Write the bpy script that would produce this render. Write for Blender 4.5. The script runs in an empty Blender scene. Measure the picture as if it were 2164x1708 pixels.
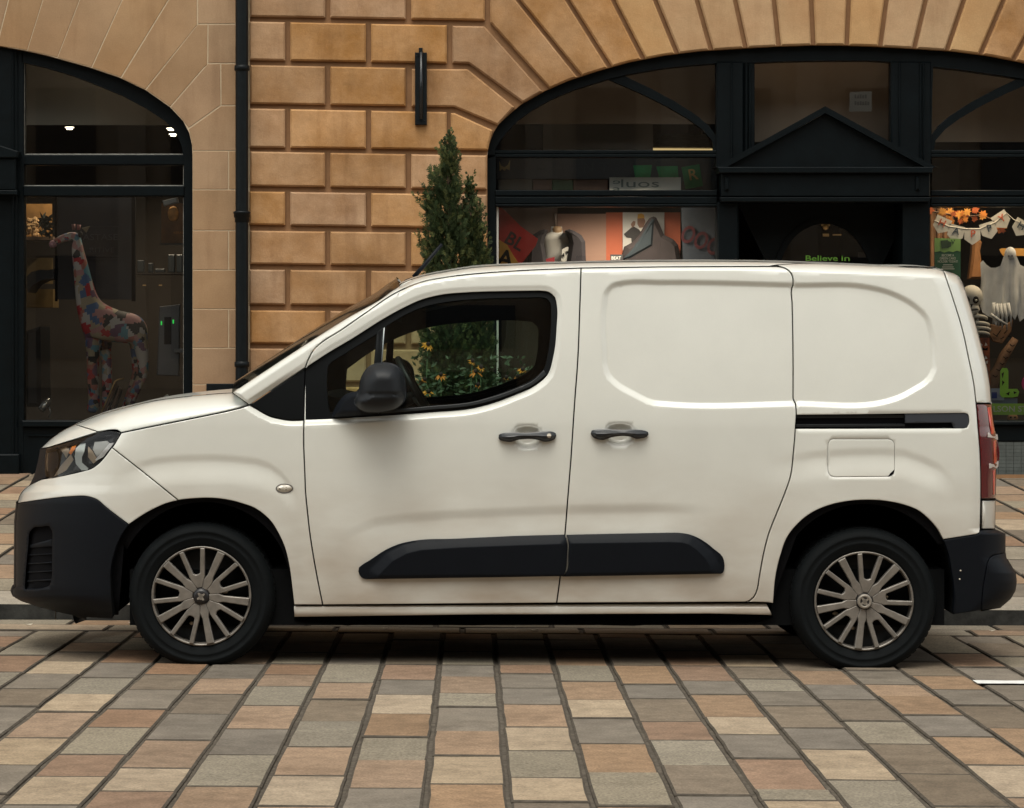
import bpy, bmesh, math, random
import numpy as np
from mathutils import Vector
from mathutils.geometry import delaunay_2d_cdt

random.seed(7)
np.random.seed(7)
scene = bpy.context.scene
COL = scene.collection

# ------------------------------------------------------------------ camera
F = 5533.0            # focal length in units where the picture is 2164 wide
CX, CY = 995.0, 700.0  # principal point (the level viewing axis)
HC = 1.4036           # eye height over the road under the front tyre
cam_d = bpy.data.cameras.new("camera")
cam = bpy.data.objects.new("camera", cam_d)
COL.objects.link(cam)
cam.location = (0, 0, HC)
cam.rotation_euler = (math.radians(90), 0, 0)
cam_d.sensor_fit = 'HORIZONTAL'
cam_d.sensor_width = 36.0
cam_d.lens = 36.0 * F / 2164.0
cam_d.shift_x = (1082 - CX) / 2164.0
cam_d.shift_y = -(854 - CY) / 2164.0
cam_d.clip_start = 0.1
cam_d.clip_end = 500
scene.camera = cam

# ------------------------------------------------------------------ sky, sun, exposure
SUN_EL, SUN_AZ = math.radians(64), math.radians(192)
world = bpy.data.worlds.new("World")
scene.world = world
world.use_nodes = True
wn, wl = world.node_tree.nodes, world.node_tree.links
for n in list(wn):
    wn.remove(n)
wo = wn.new("ShaderNodeOutputWorld")
bg = wn.new("ShaderNodeBackground")
sky = wn.new("ShaderNodeTexSky")
sky.sky_type = 'NISHITA'
sky.sun_disc = False
sky.sun_elevation = SUN_EL
sky.sun_rotation = SUN_AZ
sky.air_density = 1.0
sky.dust_density = 3.0
hs = wn.new("ShaderNodeHueSaturation")
hs.inputs['Saturation'].default_value = 0.22      # a white overcast sky
tint = wn.new("ShaderNodeMix")
tint.data_type = 'RGBA'
tint.blend_type = 'MULTIPLY'
tint.inputs['Factor'].default_value = 1.0
tint.inputs['B'].default_value = (1.0, 0.99, 0.915, 1)
wl.new(sky.outputs[0], hs.inputs['Color'])
wl.new(hs.outputs[0], tint.inputs['A'])
wl.new(tint.outputs['Result'], bg.inputs['Color'])
bg.inputs['Strength'].default_value = 0.15
wl.new(bg.outputs[0], wo.inputs['Surface'])

sun_d = bpy.data.lights.new("sun", 'SUN')
sun = bpy.data.objects.new("sun", sun_d)
COL.objects.link(sun)
sun_d.energy = 0.55
sun_d.angle = math.radians(35)
sun_d.color = (1.0, 0.95, 0.86)
# the sun stands behind the camera, a little to its left
sdir = Vector((math.sin(SUN_AZ) * math.cos(SUN_EL), math.cos(SUN_AZ) * math.cos(SUN_EL), math.sin(SUN_EL)))
sun.rotation_euler = (-sdir).to_track_quat('-Z', 'Y').to_euler()

scene.view_settings.view_transform = 'Standard'
scene.view_settings.look = 'None'
scene.view_settings.exposure = 0.80
scene.view_settings.gamma = 1.0
scene.view_settings.use_curve_mapping = False
scene.render.engine = 'CYCLES'
scene.cycles.use_denoising = True
scene.cycles.max_bounces = 8
scene.cycles.transparent_max_bounces = 16
scene.cycles.sample_clamp_indirect = 6.0
scene.cycles.caustics_reflective = False
scene.cycles.caustics_refractive = False

# ------------------------------------------------------------------ helpers
def P(px, py, Y):
    """The point at depth Y that the measured picture position lies on."""
    return ((px - CX) * Y / F, Y, HC - (py - CY) * Y / F)

def setp(o, label=None, cat=None, group=None, kind=None):
    if label: o['label'] = label
    if cat: o['category'] = cat
    if group: o['group'] = group
    if kind: o['kind'] = kind
    return o

def empty(name, loc, label=None, cat=None, group=None, kind=None):
    o = bpy.data.objects.new(name, None)
    COL.objects.link(o)
    o.location = loc
    o.empty_display_size = 0.1
    return setp(o, label, cat, group, kind)

def wloc(o):
    v = Vector((0, 0, 0))
    while o is not None:
        v += o.location
        o = o.parent
    return v

def mesh_obj(name, verts, faces, mat=None, parent=None, smooth=False, origin=None):
    """One mesh object from world-space vertices. Its origin is the parent's place unless given."""
    base = wloc(parent) if parent is not None else Vector((0, 0, 0))
    org = Vector(origin) if origin is not None else base
    v = np.asarray(verts, dtype=np.float64).reshape(-1, 3) - np.array(org)
    me = bpy.data.meshes.new(name)
    me.from_pydata(v.tolist(), [], [list(map(int, f)) for f in faces])
    if smooth:
        me.shade_smooth()
    o = bpy.data.objects.new(name, me)
    COL.objects.link(o)
    if parent is not None:
        o.parent = parent
        o.location = org - base
    else:
        o.location = org
    if mat is not None:
        for m in (mat if isinstance(mat, (list, tuple)) else [mat]):
            me.materials.append(m)
    return o

class MB:
    """Collects shapes (world space) into one mesh."""
    def __init__(self):
        self.v, self.f = [], []
    def add(self, v, f):
        n = len(self.v)
        self.v += [tuple(p) for p in v]
        self.f += [tuple(i + n for i in q) for q in f]
        return self
    def box(self, x0, x1, y0, y1, z0, z1):
        v = [(x, y, z) for z in (z0, z1) for y in (y0, y1) for x in (x0, x1)]
        return self.add(v, [(0, 2, 3, 1), (4, 5, 7, 6), (0, 1, 5, 4), (2, 6, 7, 3), (0, 4, 6, 2), (1, 3, 7, 5)])
    def pbox(self, px0, px1, py0, py1, Y, d, c=0.0):
        """Box whose front face fills the measured rectangle at depth Y, d deep."""
        x0, _, z1 = P(px0, py0, Y)
        x1, _, z0 = P(px1, py1, Y)
        if c <= 0:
            return self.box(x0, x1, Y, Y + d, z0, z1)
        return self.prism3([(x0, z0), (x1, z0), (x1, z1), (x0, z1)], Y, d, c)
    def prism3(self, xz, Y, d, c=0.0):
        """Prism from a polygon in x,z. c chamfers the front edge."""
        pts = [Vector(p) for p in xz]
        a = sum(pts[i].x * pts[(i + 1) % len(pts)].y - pts[(i + 1) % len(pts)].x * pts[i].y for i in range(len(pts)))
        if a < 0:
            pts.reverse()
        n = len(pts)
        rings = []
        if c > 0:
            rings.append([(p.x, Y, p.y) for p in inset2(pts, c)])
            rings.append([(p.x, Y + c, p.y) for p in pts])
        else:
            rings.append([(p.x, Y, p.y) for p in pts])
        rings.append([(p.x, Y + d, p.y) for p in pts])
        v = [q for r in rings for q in r]
        f = [tuple(range(n))]
        for k in range(len(rings) - 1):
            for i in range(n):
                j = (i + 1) % n
                f.append((k * n + i, (k + 1) * n + i, (k + 1) * n + j, k * n + j))
        f.append(tuple((len(rings) - 1) * n + i for i in reversed(range(n))))
        return self.add(v, f)
    def prism(self, pts, Y, d, c=0.0):
        return self.prism3([(P(a, b, Y)[0], P(a, b, Y)[2]) for a, b in pts], Y, d, c)
    def band(self, outer, inner, Y, d):
        """Solid strip between two measured polylines of equal length."""
        n = len(outer)
        v = []
        for dd in (0, d):
            for poly in (outer, inner):
                for a, b in poly:
                    x, _, z = P(a, b, Y)
                    v.append((x, Y + dd, z))
        f = []
        for i in range(n - 1):
            o0, o1, i0, i1 = i, i + 1, n + i, n + i + 1
            f += [(o0, i0, i1, o1), (2 * n + o0, 2 * n + o1, 2 * n + i1, 2 * n + i0),
                  (o0, o1, 2 * n + o1, 2 * n + o0), (i0, 2 * n + i0, 2 * n + i1, i1)]
        for i in (0, n - 1):
            f.append((i, 2 * n + i, 3 * n + i, n + i))
        return self.add(v, f)
    def tube(self, pts, r, n=8, cap=True):
        pts = [Vector(p) for p in pts]
        rr = r if isinstance(r, (list, tuple)) else [r] * len(pts)
        v, f = [], []
        up = Vector((0.3, 0.2, 1)).normalized()
        for i, p in enumerate(pts):
            t = (pts[min(i + 1, len(pts) - 1)] - pts[max(i - 1, 0)]).normalized()
            a = t.cross(up)
            if a.length < 1e-3:
                a = t.cross(Vector((1, 0, 0)))
            a.normalize()
            b = t.cross(a)
            for k in range(n):
                w = 2 * math.pi * k / n
                v.append(p + (a * math.cos(w) + b * math.sin(w)) * rr[i])
        for i in range(len(pts) - 1):
            for k in range(n):
                f.append((i * n + k, i * n + (k + 1) % n, (i + 1) * n + (k + 1) % n, (i + 1) * n + k))
        if cap:
            f.append(tuple(reversed(range(n))))
            f.append(tuple((len(pts) - 1) * n + k for k in range(n)))
        return self.add(v, f)
    def lathe(self, c, axis, prof, n=32, ang0=0.0):
        """prof: (radius, distance along axis). axis: 'y' or 'z'."""
        v, f = [], []
        for r, h in prof:
            for k in range(n):
                w = ang0 + 2 * math.pi * k / n
                if axis == 'y':
                    v.append((c[0] + r * math.cos(w), c[1] + h, c[2] + r * math.sin(w)))
                else:
                    v.append((c[0] + r * math.cos(w), c[1] + r * math.sin(w), c[2] + h))
        for i in range(len(prof) - 1):
            for k in range(n):
                f.append((i * n + k, i * n + (k + 1) % n, (i + 1) * n + (k + 1) % n, (i + 1) * n + k))
        return self.add(v, f)
    def ball(self, c, r, n=10, m=7):
        r = r if isinstance(r, (tuple, list)) else (r, r, r)
        v, f = [], []
        for i in range(m + 1):
            th = math.pi * i / m
            for k in range(n):
                w = 2 * math.pi * k / n
                v.append((c[0] + r[0] * math.sin(th) * math.cos(w), c[1] + r[1] * math.sin(th) * math.sin(w), c[2] + r[2] * math.cos(th)))
        for i in range(m):
            for k in range(n):
                f.append((i * n + k, (i + 1) * n + k, (i + 1) * n + (k + 1) % n, i * n + (k + 1) % n))
        return self.add(v, f)
    def build(self, name, mat=None, parent=None, smooth=False, origin=None):
        o = mesh_obj(name, self.v, self.f, mat, parent, smooth, origin)
        bm = bmesh.new()
        bm.from_mesh(o.data)
        bmesh.ops.recalc_face_normals(bm, faces=bm.faces)
        bm.to_mesh(o.data)
        bm.free()
        return o

def inset2(pts, d):
    """Offset a counter-clockwise polygon of 2D vectors inwards by d."""
    n = len(pts)
    out = []
    for i in range(n):
        a, b, c = pts[i - 1], pts[i], pts[(i + 1) % n]
        e1, e2 = (b - a), (c - b)
        if e1.length < 1e-9: e1 = e2
        if e2.length < 1e-9: e2 = e1
        e1, e2 = e1.normalized(), e2.normalized()
        n1, n2 = Vector((-e1.y, e1.x)), Vector((-e2.y, e2.x))
        m = n1 + n2
        if m.length < 1e-6:
            m = n1
        m.normalize()
        k = max(0.35, m.dot(n1))
        out.append(b + m * (d / k))
    return out

def spline(pts, seg=6.0):
    """Catmull-Rom through open points, resampled about every seg units."""
    p = np.array(pts, dtype=float)
    if len(p) < 3:
        q = [p[0]]
        L = np.linalg.norm(p[1] - p[0]); k = max(1, int(L / seg))
        return [tuple(p[0] + (p[1] - p[0]) * i / k) for i in range(k + 1)]
    e = np.vstack([2 * p[0] - p[1], p, 2 * p[-1] - p[-2]])
    out = []
    for i in range(1, len(e) - 2):
        p0, p1, p2, p3 = e[i - 1], e[i], e[i + 1], e[i + 2]
        k = max(1, int(np.linalg.norm(p2 - p1) / seg))
        # centripetal-ish tangents, limited so that uneven spacing does not overshoot
        l0, l1, l2 = [max(1e-6, np.linalg.norm(x)) for x in (p1 - p0, p2 - p1, p3 - p2)]
        m1 = ((p1 - p0) / l0 * l1 + (p2 - p1) / l1 * l0) / (l0 + l1) * l1
        m2 = ((p2 - p1) / l1 * l2 + (p3 - p2) / l2 * l1) / (l1 + l2) * l1
        for j in range(k):
            t = j / k
            out.append(tuple((2*t**3-3*t**2+1)*p1 + (t**3-2*t**2+t)*m1 + (-2*t**3+3*t**2)*p2 + (t**3-t**2)*m2))
    out.append(tuple(p[-1]))
    return out

def line(*pts, seg=7.0):
    out = []
    for a, b in zip(pts[:-1], pts[1:]):
        k = max(1, int(math.dist(a, b) / seg))
        out += [(a[0] + (b[0] - a[0]) * i / k, a[1] + (b[1] - a[1]) * i / k) for i in range(k)]
    return out + [pts[-1]]

def loop(*parts):
    """Join pieces of outline to a closed loop, dropping doubled points."""
    out = []
    for p in parts:
        for q in p:
            if not out or math.dist(out[-1], q) > 0.4:
                out.append((float(q[0]), float(q[1])))
    if math.dist(out[0], out[-1]) < 0.4:
        out.pop()
    return out

def in_poly(x, y, poly):
    x = np.asarray(x); y = np.asarray(y)
    res = np.zeros(x.shape, bool)
    n = len(poly)
    j = n - 1
    for i in range(n):
        xi, yi = poly[i]; xj, yj = poly[j]
        if yi != yj:
            c = ((yi > y) != (yj > y)) & (x < (xj - xi) * (y - yi) / (yj - yi) + xi)
            res ^= c
        j = i
    return res

def seg_dist(x, y, poly, closed=True):
    x = np.asarray(x, float); y = np.asarray(y, float)
    best = np.full(x.shape, 1e9)
    n = len(poly)
    for i in range(n if closed else n - 1):
        ax, ay = poly[i]; bx, by = poly[(i + 1) % n]
        dx, dy = bx - ax, by - ay
        L = dx * dx + dy * dy
        if L < 1e-12:
            continue
        t = np.clip(((x - ax) * dx + (y - ay) * dy) / L, 0, 1)
        best = np.minimum(best, (x - ax - t * dx) ** 2 + (y - ay - t * dy) ** 2)
    return np.sqrt(best)

def sstep(a, b, x):
    t = np.clip((np.asarray(x, float) - a) / (b - a), 0, 1)
    return t * t * (3 - 2 * t)

# ------------------------------------------------------------------ materials
MATS = {}
def mat(name, col, rough=0.6, metal=0.0, spec=0.5, var=0.0, vscale=6.0, bump=0.0, bscale=40.0, rand=0.0,
        col2=None, speck=0.0, sscale=160.0, coat=0.0, emit=0.0, streak=0.0, chips=0.0, stain=0.0):
    """Principled surface with blotches (var or col2), fine specks, relief and a per-object shift."""
    if name in MATS:
        return MATS[name]
    m = bpy.data.materials.new(name)
    m.use_nodes = True
    nt = m.node_tree
    b = nt.nodes["Principled BSDF"]
    b.inputs['Roughness'].default_value = rough
    b.inputs['Metallic'].default_value = metal
    b.inputs['Specular IOR Level'].default_value = spec
    b.inputs['Coat Weight'].default_value = coat
    b.inputs['Coat Roughness'].default_value = 0.06
    c4 = (col[0], col[1], col[2], 1)
    b.inputs['Base Color'].default_value = c4
    if emit:
        b.inputs['Emission Color'].default_value = c4
        b.inputs['Emission Strength'].default_value = emit
    L = nt.links.new
    geo = nt.nodes.new("ShaderNodeNewGeometry")
    sock = None
    def mix(bt, a, bb, fac):
        x = nt.nodes.new("ShaderNodeMix"); x.data_type = 'RGBA'; x.blend_type = bt
        for s, v in (('A', a), ('B', bb), ('Factor', fac)):
            if isinstance(v, (tuple, float, int)):
                x.inputs[s].default_value = v
            else:
                L(v, x.inputs[s])
        return x.outputs['Result']
    def noise(sc, det=4, ro=0.6):
        n = nt.nodes.new("ShaderNodeTexNoise")
        n.inputs['Scale'].default_value = sc; n.inputs['Detail'].default_value = det; n.inputs['Roughness'].default_value = ro
        L(geo.outputs['Position'], n.inputs['Vector'])
        return n.outputs['Fac']
    def ramp(s, lo, hi, a=0.0, bb=1.0):
        r = nt.nodes.new("ShaderNodeMapRange")
        r.inputs['From Min'].default_value = lo; r.inputs['From Max'].default_value = hi
        r.inputs['To Min'].default_value = a; r.inputs['To Max'].default_value = bb
        L(s, r.inputs['Value'])
        return r.outputs['Result']
    if var or col2 or speck or rand or streak or chips or stain:
        sock = c4
        if col2:
            sock = mix('MIX', sock, (col2[0], col2[1], col2[2], 1), ramp(noise(vscale, 5), 0.35, 0.7))
        if var:
            g = ramp(noise(vscale * 1.7 + 0.3, 5), 0.3, 0.7, 1 - var, 1 + var)
            cc = nt.nodes.new("ShaderNodeCombineColor")
            for k in range(3): L(g, cc.inputs[k])
            sock = mix('MULTIPLY', sock, cc.outputs[0], 1.0)
        if streak:
            mp = nt.nodes.new("ShaderNodeMapping"); mp.inputs['Scale'].default_value = (5.5, 5.5, 0.7)
            L(geo.outputs['Position'], mp.inputs[0])
            n = nt.nodes.new("ShaderNodeTexNoise"); n.inputs['Scale'].default_value = 1.0; n.inputs['Detail'].default_value = 6; n.inputs['Roughness'].default_value = .65
            L(mp.outputs[0], n.inputs['Vector'])
            sock = mix('MULTIPLY', sock, (.50, .42, .36, 1), ramp(n.outputs['Fac'], .52, .78, 0, streak))
        if stain:
            sock = mix('MULTIPLY', sock, (.45, .42, .40, 1), ramp(noise(2.3, 6, .7), .50, .74, 0, stain))
            sock = mix('MIX', sock, (.50, .46, .40, 1), ramp(noise(31.0, 3, .5), .70, .80, 0, stain * .5))
        if chips:
            sock = mix('MIX', sock, (.16, .155, .14, 1), ramp(noise(26.0, 6, .75), .70, .76, 0, chips))
        if speck:
            g = ramp(noise(sscale, 2), 0.3, 0.7, 1 - speck, 1 + speck)
            cc = nt.nodes.new("ShaderNodeCombineColor")
            for k in range(3): L(g, cc.inputs[k])
            sock = mix('MULTIPLY', sock, cc.outputs[0], 1.0)
        if rand:
            oi = nt.nodes.new("ShaderNodeObjectInfo")
            h = nt.nodes.new("ShaderNodeHueSaturation")
            if isinstance(sock, tuple): h.inputs['Color'].default_value = sock
            else: L(sock, h.inputs['Color'])
            L(ramp(oi.outputs['Random'], 0, 1, 1 - rand, 1 + rand), h.inputs['Value'])
            mm = nt.nodes.new("ShaderNodeMath"); mm.operation = 'FRACT'
            m2 = nt.nodes.new("ShaderNodeMath"); m2.operation = 'MULTIPLY'; m2.inputs[1].default_value = 17.3
            L(oi.outputs['Random'], m2.inputs[0]); L(m2.outputs[0], mm.inputs[0])
            L(ramp(mm.outputs[0], 0, 1, 1 - rand * 0.9, 1 + rand * 0.9), h.inputs['Saturation'])
            sock = h.outputs[0]
        L(sock, b.inputs['Base Color'])
    if bump:
        bp = nt.nodes.new("ShaderNodeBump")
        bp.inputs['Strength'].default_value = 1.0
        bp.inputs['Distance'].default_value = bump
        L(noise(bscale, 5), bp.inputs['Height'])
        L(bp.outputs[0], b.inputs['Normal'])
    MATS[name] = m
    return m

def glass(name, tint=(0.9, 0.95, 0.93), ior=1.5, rough=0.0):
    if name in MATS:
        return MATS[name]
    m = bpy.data.materials.new(name)
    m.use_nodes = True
    nt = m.node_tree
    for n in list(nt.nodes): nt.nodes.remove(n)
    o = nt.nodes.new("ShaderNodeOutputMaterial")
    mx = nt.nodes.new("ShaderNodeMixShader")
    t = nt.nodes.new("ShaderNodeBsdfTransparent"); t.inputs[0].default_value = (*tint, 1)
    g = nt.nodes.new("ShaderNodeBsdfGlossy"); g.inputs['Roughness'].default_value = rough
    fr = nt.nodes.new("ShaderNodeFresnel"); fr.inputs['IOR'].default_value = ior
    nt.links.new(fr.outputs[0], mx.inputs[0]); nt.links.new(t.outputs[0], mx.inputs[1]); nt.links.new(g.outputs[0], mx.inputs[2])
    nt.links.new(mx.outputs[0], o.inputs[0])
    MATS[name] = m
    return m

STONE = mat("sandstone", (0.43, 0.264, 0.143), 0.85, spec=0.2, col2=(0.31, 0.165, 0.070), vscale=3.2, var=0.14, rand=0.13, streak=.55, speck=0.08, sscale=90, bump=0.004, bscale=22)
STONE2 = mat("pale_sandstone", (0.46, 0.305, 0.165), 0.85, spec=0.2, col2=(0.38, 0.225, 0.112), vscale=2.0, var=0.08, rand=0.09, streak=.4, speck=0.07, sscale=90, bump=0.003, bscale=22)
JOINT = mat("stone_joint", (0.26, 0.145, 0.074), 0.9, spec=0.15, var=0.12, vscale=5)
ASHLAR = mat("smooth_ashlar", (0.36, 0.235, 0.135), 0.85, spec=0.2, col2=(0.30, 0.185, 0.10), vscale=1.6, var=0.10, rand=0.07, streak=.45, speck=0.06, sscale=100, bump=0.001, bscale=40)
MORTAR = mat("lime_mortar", (0.48, 0.38, 0.26), 0.9, spec=0.15, var=0.1, vscale=9)
BLACK = mat("black_paint", (0.0016, 0.0036, 0.0046), 0.42, spec=0.13, var=0.25, vscale=4, bump=0.0012, bscale=18, chips=.5)
IRON = mat("black_iron", (0.0026, 0.0048, 0.006), 0.45, spec=0.2, var=0.3, vscale=9, bump=0.001, bscale=60, chips=.3)
GLASS = glass("shop_glass", (0.95, 0.965, 0.955), 1.72)
# ------------------------------------------------------------------ road, gutter, kerb, pavement
YW = 19.6            # face of the buildings
Y_CH, Y_K = 12.43, 12.97   # gutter course and kerb face
def zroad(x, y):
    return -0.0161 * (y - 11) - 0.006 * (x + 1.133)
def zpave(x, y):
    z0 = zroad(x, Y_K) + 0.098
    z1 = 0.330 - 0.0042 * (x + 3.5)
    t = (y - Y_K) / (YW - Y_K)
    return z0 + (z1 - z0) * t

BED = mat("sett_bedding", (0.105, 0.090, 0.072), 0.95, spec=0.1, var=0.35, vscale=14, bump=0.006, bscale=60)
SETT = {
    'O': mat("sett_orange", (0.258, 0.176, 0.113), 0.8, spec=0.25, var=0.20, vscale=8, rand=0.10, speck=0.26, sscale=120, stain=.55, bump=0.0016, bscale=70),
    'R': mat("sett_rust", (0.232, 0.148, 0.095), 0.8, spec=0.25, var=0.20, vscale=8, rand=0.10, speck=0.26, sscale=120, stain=.55, bump=0.0016, bscale=70),
    'L': mat("sett_cream", (0.330, 0.258, 0.178), 0.8, spec=0.25, var=0.20, vscale=8, rand=0.08, speck=0.26, sscale=120, stain=.55, bump=0.0016, bscale=70),
    'S': mat("sett_speckled", (0.225, 0.195, 0.146), 0.8, spec=0.25, var=0.12, vscale=7, rand=0.09, speck=0.36, sscale=110, stain=.5, bump=0.0020, bscale=70),
    'G': mat("sett_grey", (0.194, 0.167, 0.134), 0.78, spec=0.25, col2=(0.160, 0.137, 0.109), vscale=5, var=0.18, rand=0.10, speck=0.24, sscale=120, stain=.5, bump=0.0016, bscale=70),
    'D': mat("sett_brown", (0.165, 0.132, 0.097), 0.8, spec=0.25, var=0.20, vscale=8, rand=0.10, speck=0.26, sscale=120, stain=.55, bump=0.0016, bscale=70),
    'K': mat("sett_dark", (0.03, 0.032, 0.032), 0.8, spec=0.25, var=0.12, vscale=7, speck=0.14),
}
def sheet(name, x0, x1, y0, y1, zf, m, nx=24, ny=12, dz=0.0, parent=None):
    v = [(x0 + (x1 - x0) * i / nx, y0 + (y1 - y0) * j / ny, 0) for j in range(ny + 1) for i in range(nx + 1)]
    v = [(x, y, zf(x, y) + dz) for x, y, _ in v]
    f = [(j * (nx + 1) + i, j * (nx + 1) + i + 1, (j + 1) * (nx + 1) + i + 1, (j + 1) * (nx + 1) + i) for j in range(ny) for i in range(nx)]
    return mesh_obj(name, v, f, m, parent)

road = sheet("road", -40, 40, -14, Y_K + 0.02, zroad, BED, 8, 8, -0.008)
setp(road, "road paved with brown, cream and grey stone setts", "road", kind="structure")
rs = random.Random(11)

def finish(mb, name, m, parent, **kw):
    o = mb.build(name, [m, JGRIME], parent, **kw)
    for i in mb.grime:
        o.data.polygons[i].material_index = 1
    return o
JGRIME = mat("joint_grime", (0.082, 0.070, 0.056), 0.95, spec=0.1, var=0.3, vscale=15)
def sett_geo(mb, x0, x1, y0, y1, zf, lift=0.0, c=0.0075, jit=0.0027, h=0.05):
    """A stone with a worn chamfered top and slightly uneven corners."""
    cor = [(x0, y0), (x1, y0), (x1, y1), (x0, y1)]
    ring, rj = [], []
    for i in range(4):
        a, b = cor[i], cor[(i + 1) % 4]
        k = 3 if i in (1, 3) else 2
        for s in range(k):
            t = s / k
            ring.append((a[0] + (b[0] - a[0]) * t + rs.uniform(-jit, jit), a[1] + (b[1] - a[1]) * t + rs.uniform(-jit, jit) * 0.7))
    n = len(ring)
    cx, cy = (x0 + x1) / 2, (y0 + y1) / 2
    tx, ty = rs.uniform(-.006, .006), rs.uniform(-.004, .004)
    top, mid, bot = [], [], []
    for x, y in ring:
        dx, dy = x - cx, y - cy
        sx = (abs(dx) - c) / max(abs(dx), 1e-6) if abs(dx) > c else 1
        sy = (abs(dy) - c) / max(abs(dy), 1e-6) if abs(dy) > c else 1
        z = zf(x, y) + lift + dx * tx + dy * ty
        top.append((cx + dx * sx, cy + dy * sy, z))
        mid.append((x, y, z - c * 0.55))
        bot.append((x, y, z - h))
    v = top + mid + bot
    f = [tuple(range(n))]
    for r in (0, 1):
        for i in range(n):
            j = (i + 1) % n
            f.append((r * n + i, (r + 1) * n + i, (r + 1) * n + j, r * n + j))
    k0 = len(mb.f)
    mb.add(v, f)
    mb.grime = getattr(mb, 'grime', [])
    mb.grime += list(range(k0 + 1, len(mb.f)))

# columns of setts run away from the camera; where the photograph shows each stone its place and colour were measured
CW, X0 = 0.2416, 0.109
MEAS = {  # column: edges (picture rows, enlarged) and colours
    -7: ([120, 160, 200, 255, 318, 390, 490, 600], "ODLGDGG"),
    -6: ([150, 205, 268, 338, 413, 520, 638, 760], "RGSLOLG"),
    -5: ([150, 205, 254, 319, 398, 477, 589, 683, 805], "DRDGRSRL"),
    -4: ([205, 268, 336, 420, 528, 648, 748, 860], "GODGOLR"),
    -3: ([205, 250, 300, 381, 482, 591, 726, 850], "ROSOGSO"),
    -2: ([205, 285, 352, 446, 556, 678, 806, 900], "SODSOLO"),
    -1: ([205, 268, 332, 414, 510, 606, 727, 850], "RGLOSOG"),
    0: ([205, 256, 327, 382, 481, 586, 706, 850], "GOSGOLO"),
    1: ([205, 243, 301, 370, 466, 566, 681, 779, 880], "RGGOLSLD"),
    2: ([205, 274, 350, 426, 533, 655, 794, 900], "SOLGOSR"),
    3: ([205, 284, 340, 437, 514, 621, 748, 870], "OGDRSDG"),
    4: ([205, 268, 325, 419, 493, 591, 719, 768, 880], "RGOLGRSL"),
    5: ([205, 256, 308, 371, 463, 551, 679, 830], "DSGDGLS"),
    6: ([220, 279, 343, 429, 526, 653, 786, 900], "OGDSDDS"),
    7: ([220, 276, 325, 406, 496, 613, 746, 860], "GOOGOLO"),
    8: ([180, 239, 298, 363, 459, 566, 700], "DOGDOL"),
}
n_sett, far_setts = 0, MB()
def y_of(z):   # enlarged picture row -> distance along the road
    return 6787.0 / (1299.3 + 0.5 * z - 789.0)
XL, XR = -2.75, 3.0
for c in range(-34, 36):
    xa, xb = X0 + CW * (c - 1), X0 + CW * c     # column c ends at joint c
    jw = 0.0065
    ys = []
    if c in MEAS:
        e, cols = MEAS[c]
        ed = [y_of(z) for z in e]
        for i, k in enumerate(cols):
            ys.append((ed[i + 1], ed[i], k))
        ya, yb = ed[-1], ed[0]
    else:
        ya = yb = 10.9 + rs.uniform(-.3, .3)
    y = yb
    while y < Y_CH - 0.02:
        d = rs.uniform(0.42, 0.68)
        y2 = min(y + d, Y_CH)
        if Y_CH - y2 < 0.2: y2 = Y_CH
        k = rs.choice("OORLSGGDDSG")
        ys.append((y, y2, k)); y = y2
    y = ya
    while y > 4.6:
        d = rs.uniform(0.4, 0.66)
        ys.append((y - d, y, rs.choice("OORLSGGDDSG"))); y -= d
    for (y1, y2, k) in ys:
        lift = rs.uniform(-0.003, 0.003)
        xm = (xa + xb) / 2
        px = CX + xm * F / y2
        pyb = CY + (HC - zroad(xm, y1)) * F / max(y1, 1)
        vis = -70 < px < 2240 and CY + (HC - zroad(xm, y2)) * F / y2 < 1716
        hidden = y1 > 11.35 and 330 < CX + xm * F / y1 < 1900 and y2 < Y_CH - .3
        if vis and not hidden and n_sett < 296:
            mb = MB()
            sett_geo(mb, xa + jw, xb - jw, y1 + 0.006, y2 - 0.006, zroad, lift)
            if c == 9 and 12.0 < y1: k = 'K'
            o = finish(mb, "sett", SETT[k], road, origin=((xa + xb) / 2, (y1 + y2) / 2, zroad(xm, (y1 + y2) / 2)))
            n_sett += 1
        else:
            sett_geo(far_setts, xa + jw, xb - jw, y1 + 0.006, y2 - 0.006, zroad, lift)
MIXED = mat("sett_mixed", (0.27, 0.19, 0.12), 0.82, spec=0.25, col2=(0.19, 0.165, 0.135), vscale=3.1, var=0.25, speck=0.14, sscale=190)
setp(finish(far_setts, "outlying_setts", MIXED, road), kind="stuff")

# two courses of long stones in the gutter
for row, (ya, yb) in enumerate(((Y_CH, Y_CH + 0.27), (Y_CH + 0.27, Y_K - 0.005))):
    x = -3.4 + row * 0.33
    while x < 4.4:
        d = rs.uniform(0.48, 0.66)
        mb = MB()
        sett_geo(mb, x + .008, x + d - .008, ya + .007, yb - .007, zroad, 0.002 + rs.uniform(-.002, .002))
        finish(mb, "gutter_stone", SETT[rs.choice("SSLODSG")], road, origin=(x + d / 2, (ya + yb) / 2, zroad(x, ya)))
        x += d
# a worn white bay marking
mk = MB()
ym = 6787.0 / (1435 - 789.0)
mv = []
x = (2061 - CX) * ym / F
xe = x + 1.6
nseg = 24
for i in range(nseg + 1):
    xx = x + (xe - x) * i / nseg
    for s in (-1, 1):
        yy = ym + s * (0.055 + rs.uniform(-.008, .004))
        mv.append((xx, yy, zroad(xx, yy) + 0.0075))
mk.add(mv, [(2 * i, 2 * i + 2, 2 * i + 3, 2 * i + 1) for i in range(nseg)])
setp(mk.build("road_marking", mat("road_paint", (0.72, 0.72, 0.70), 0.7, var=0.12, vscale=20), road), "worn white painted line")

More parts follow.
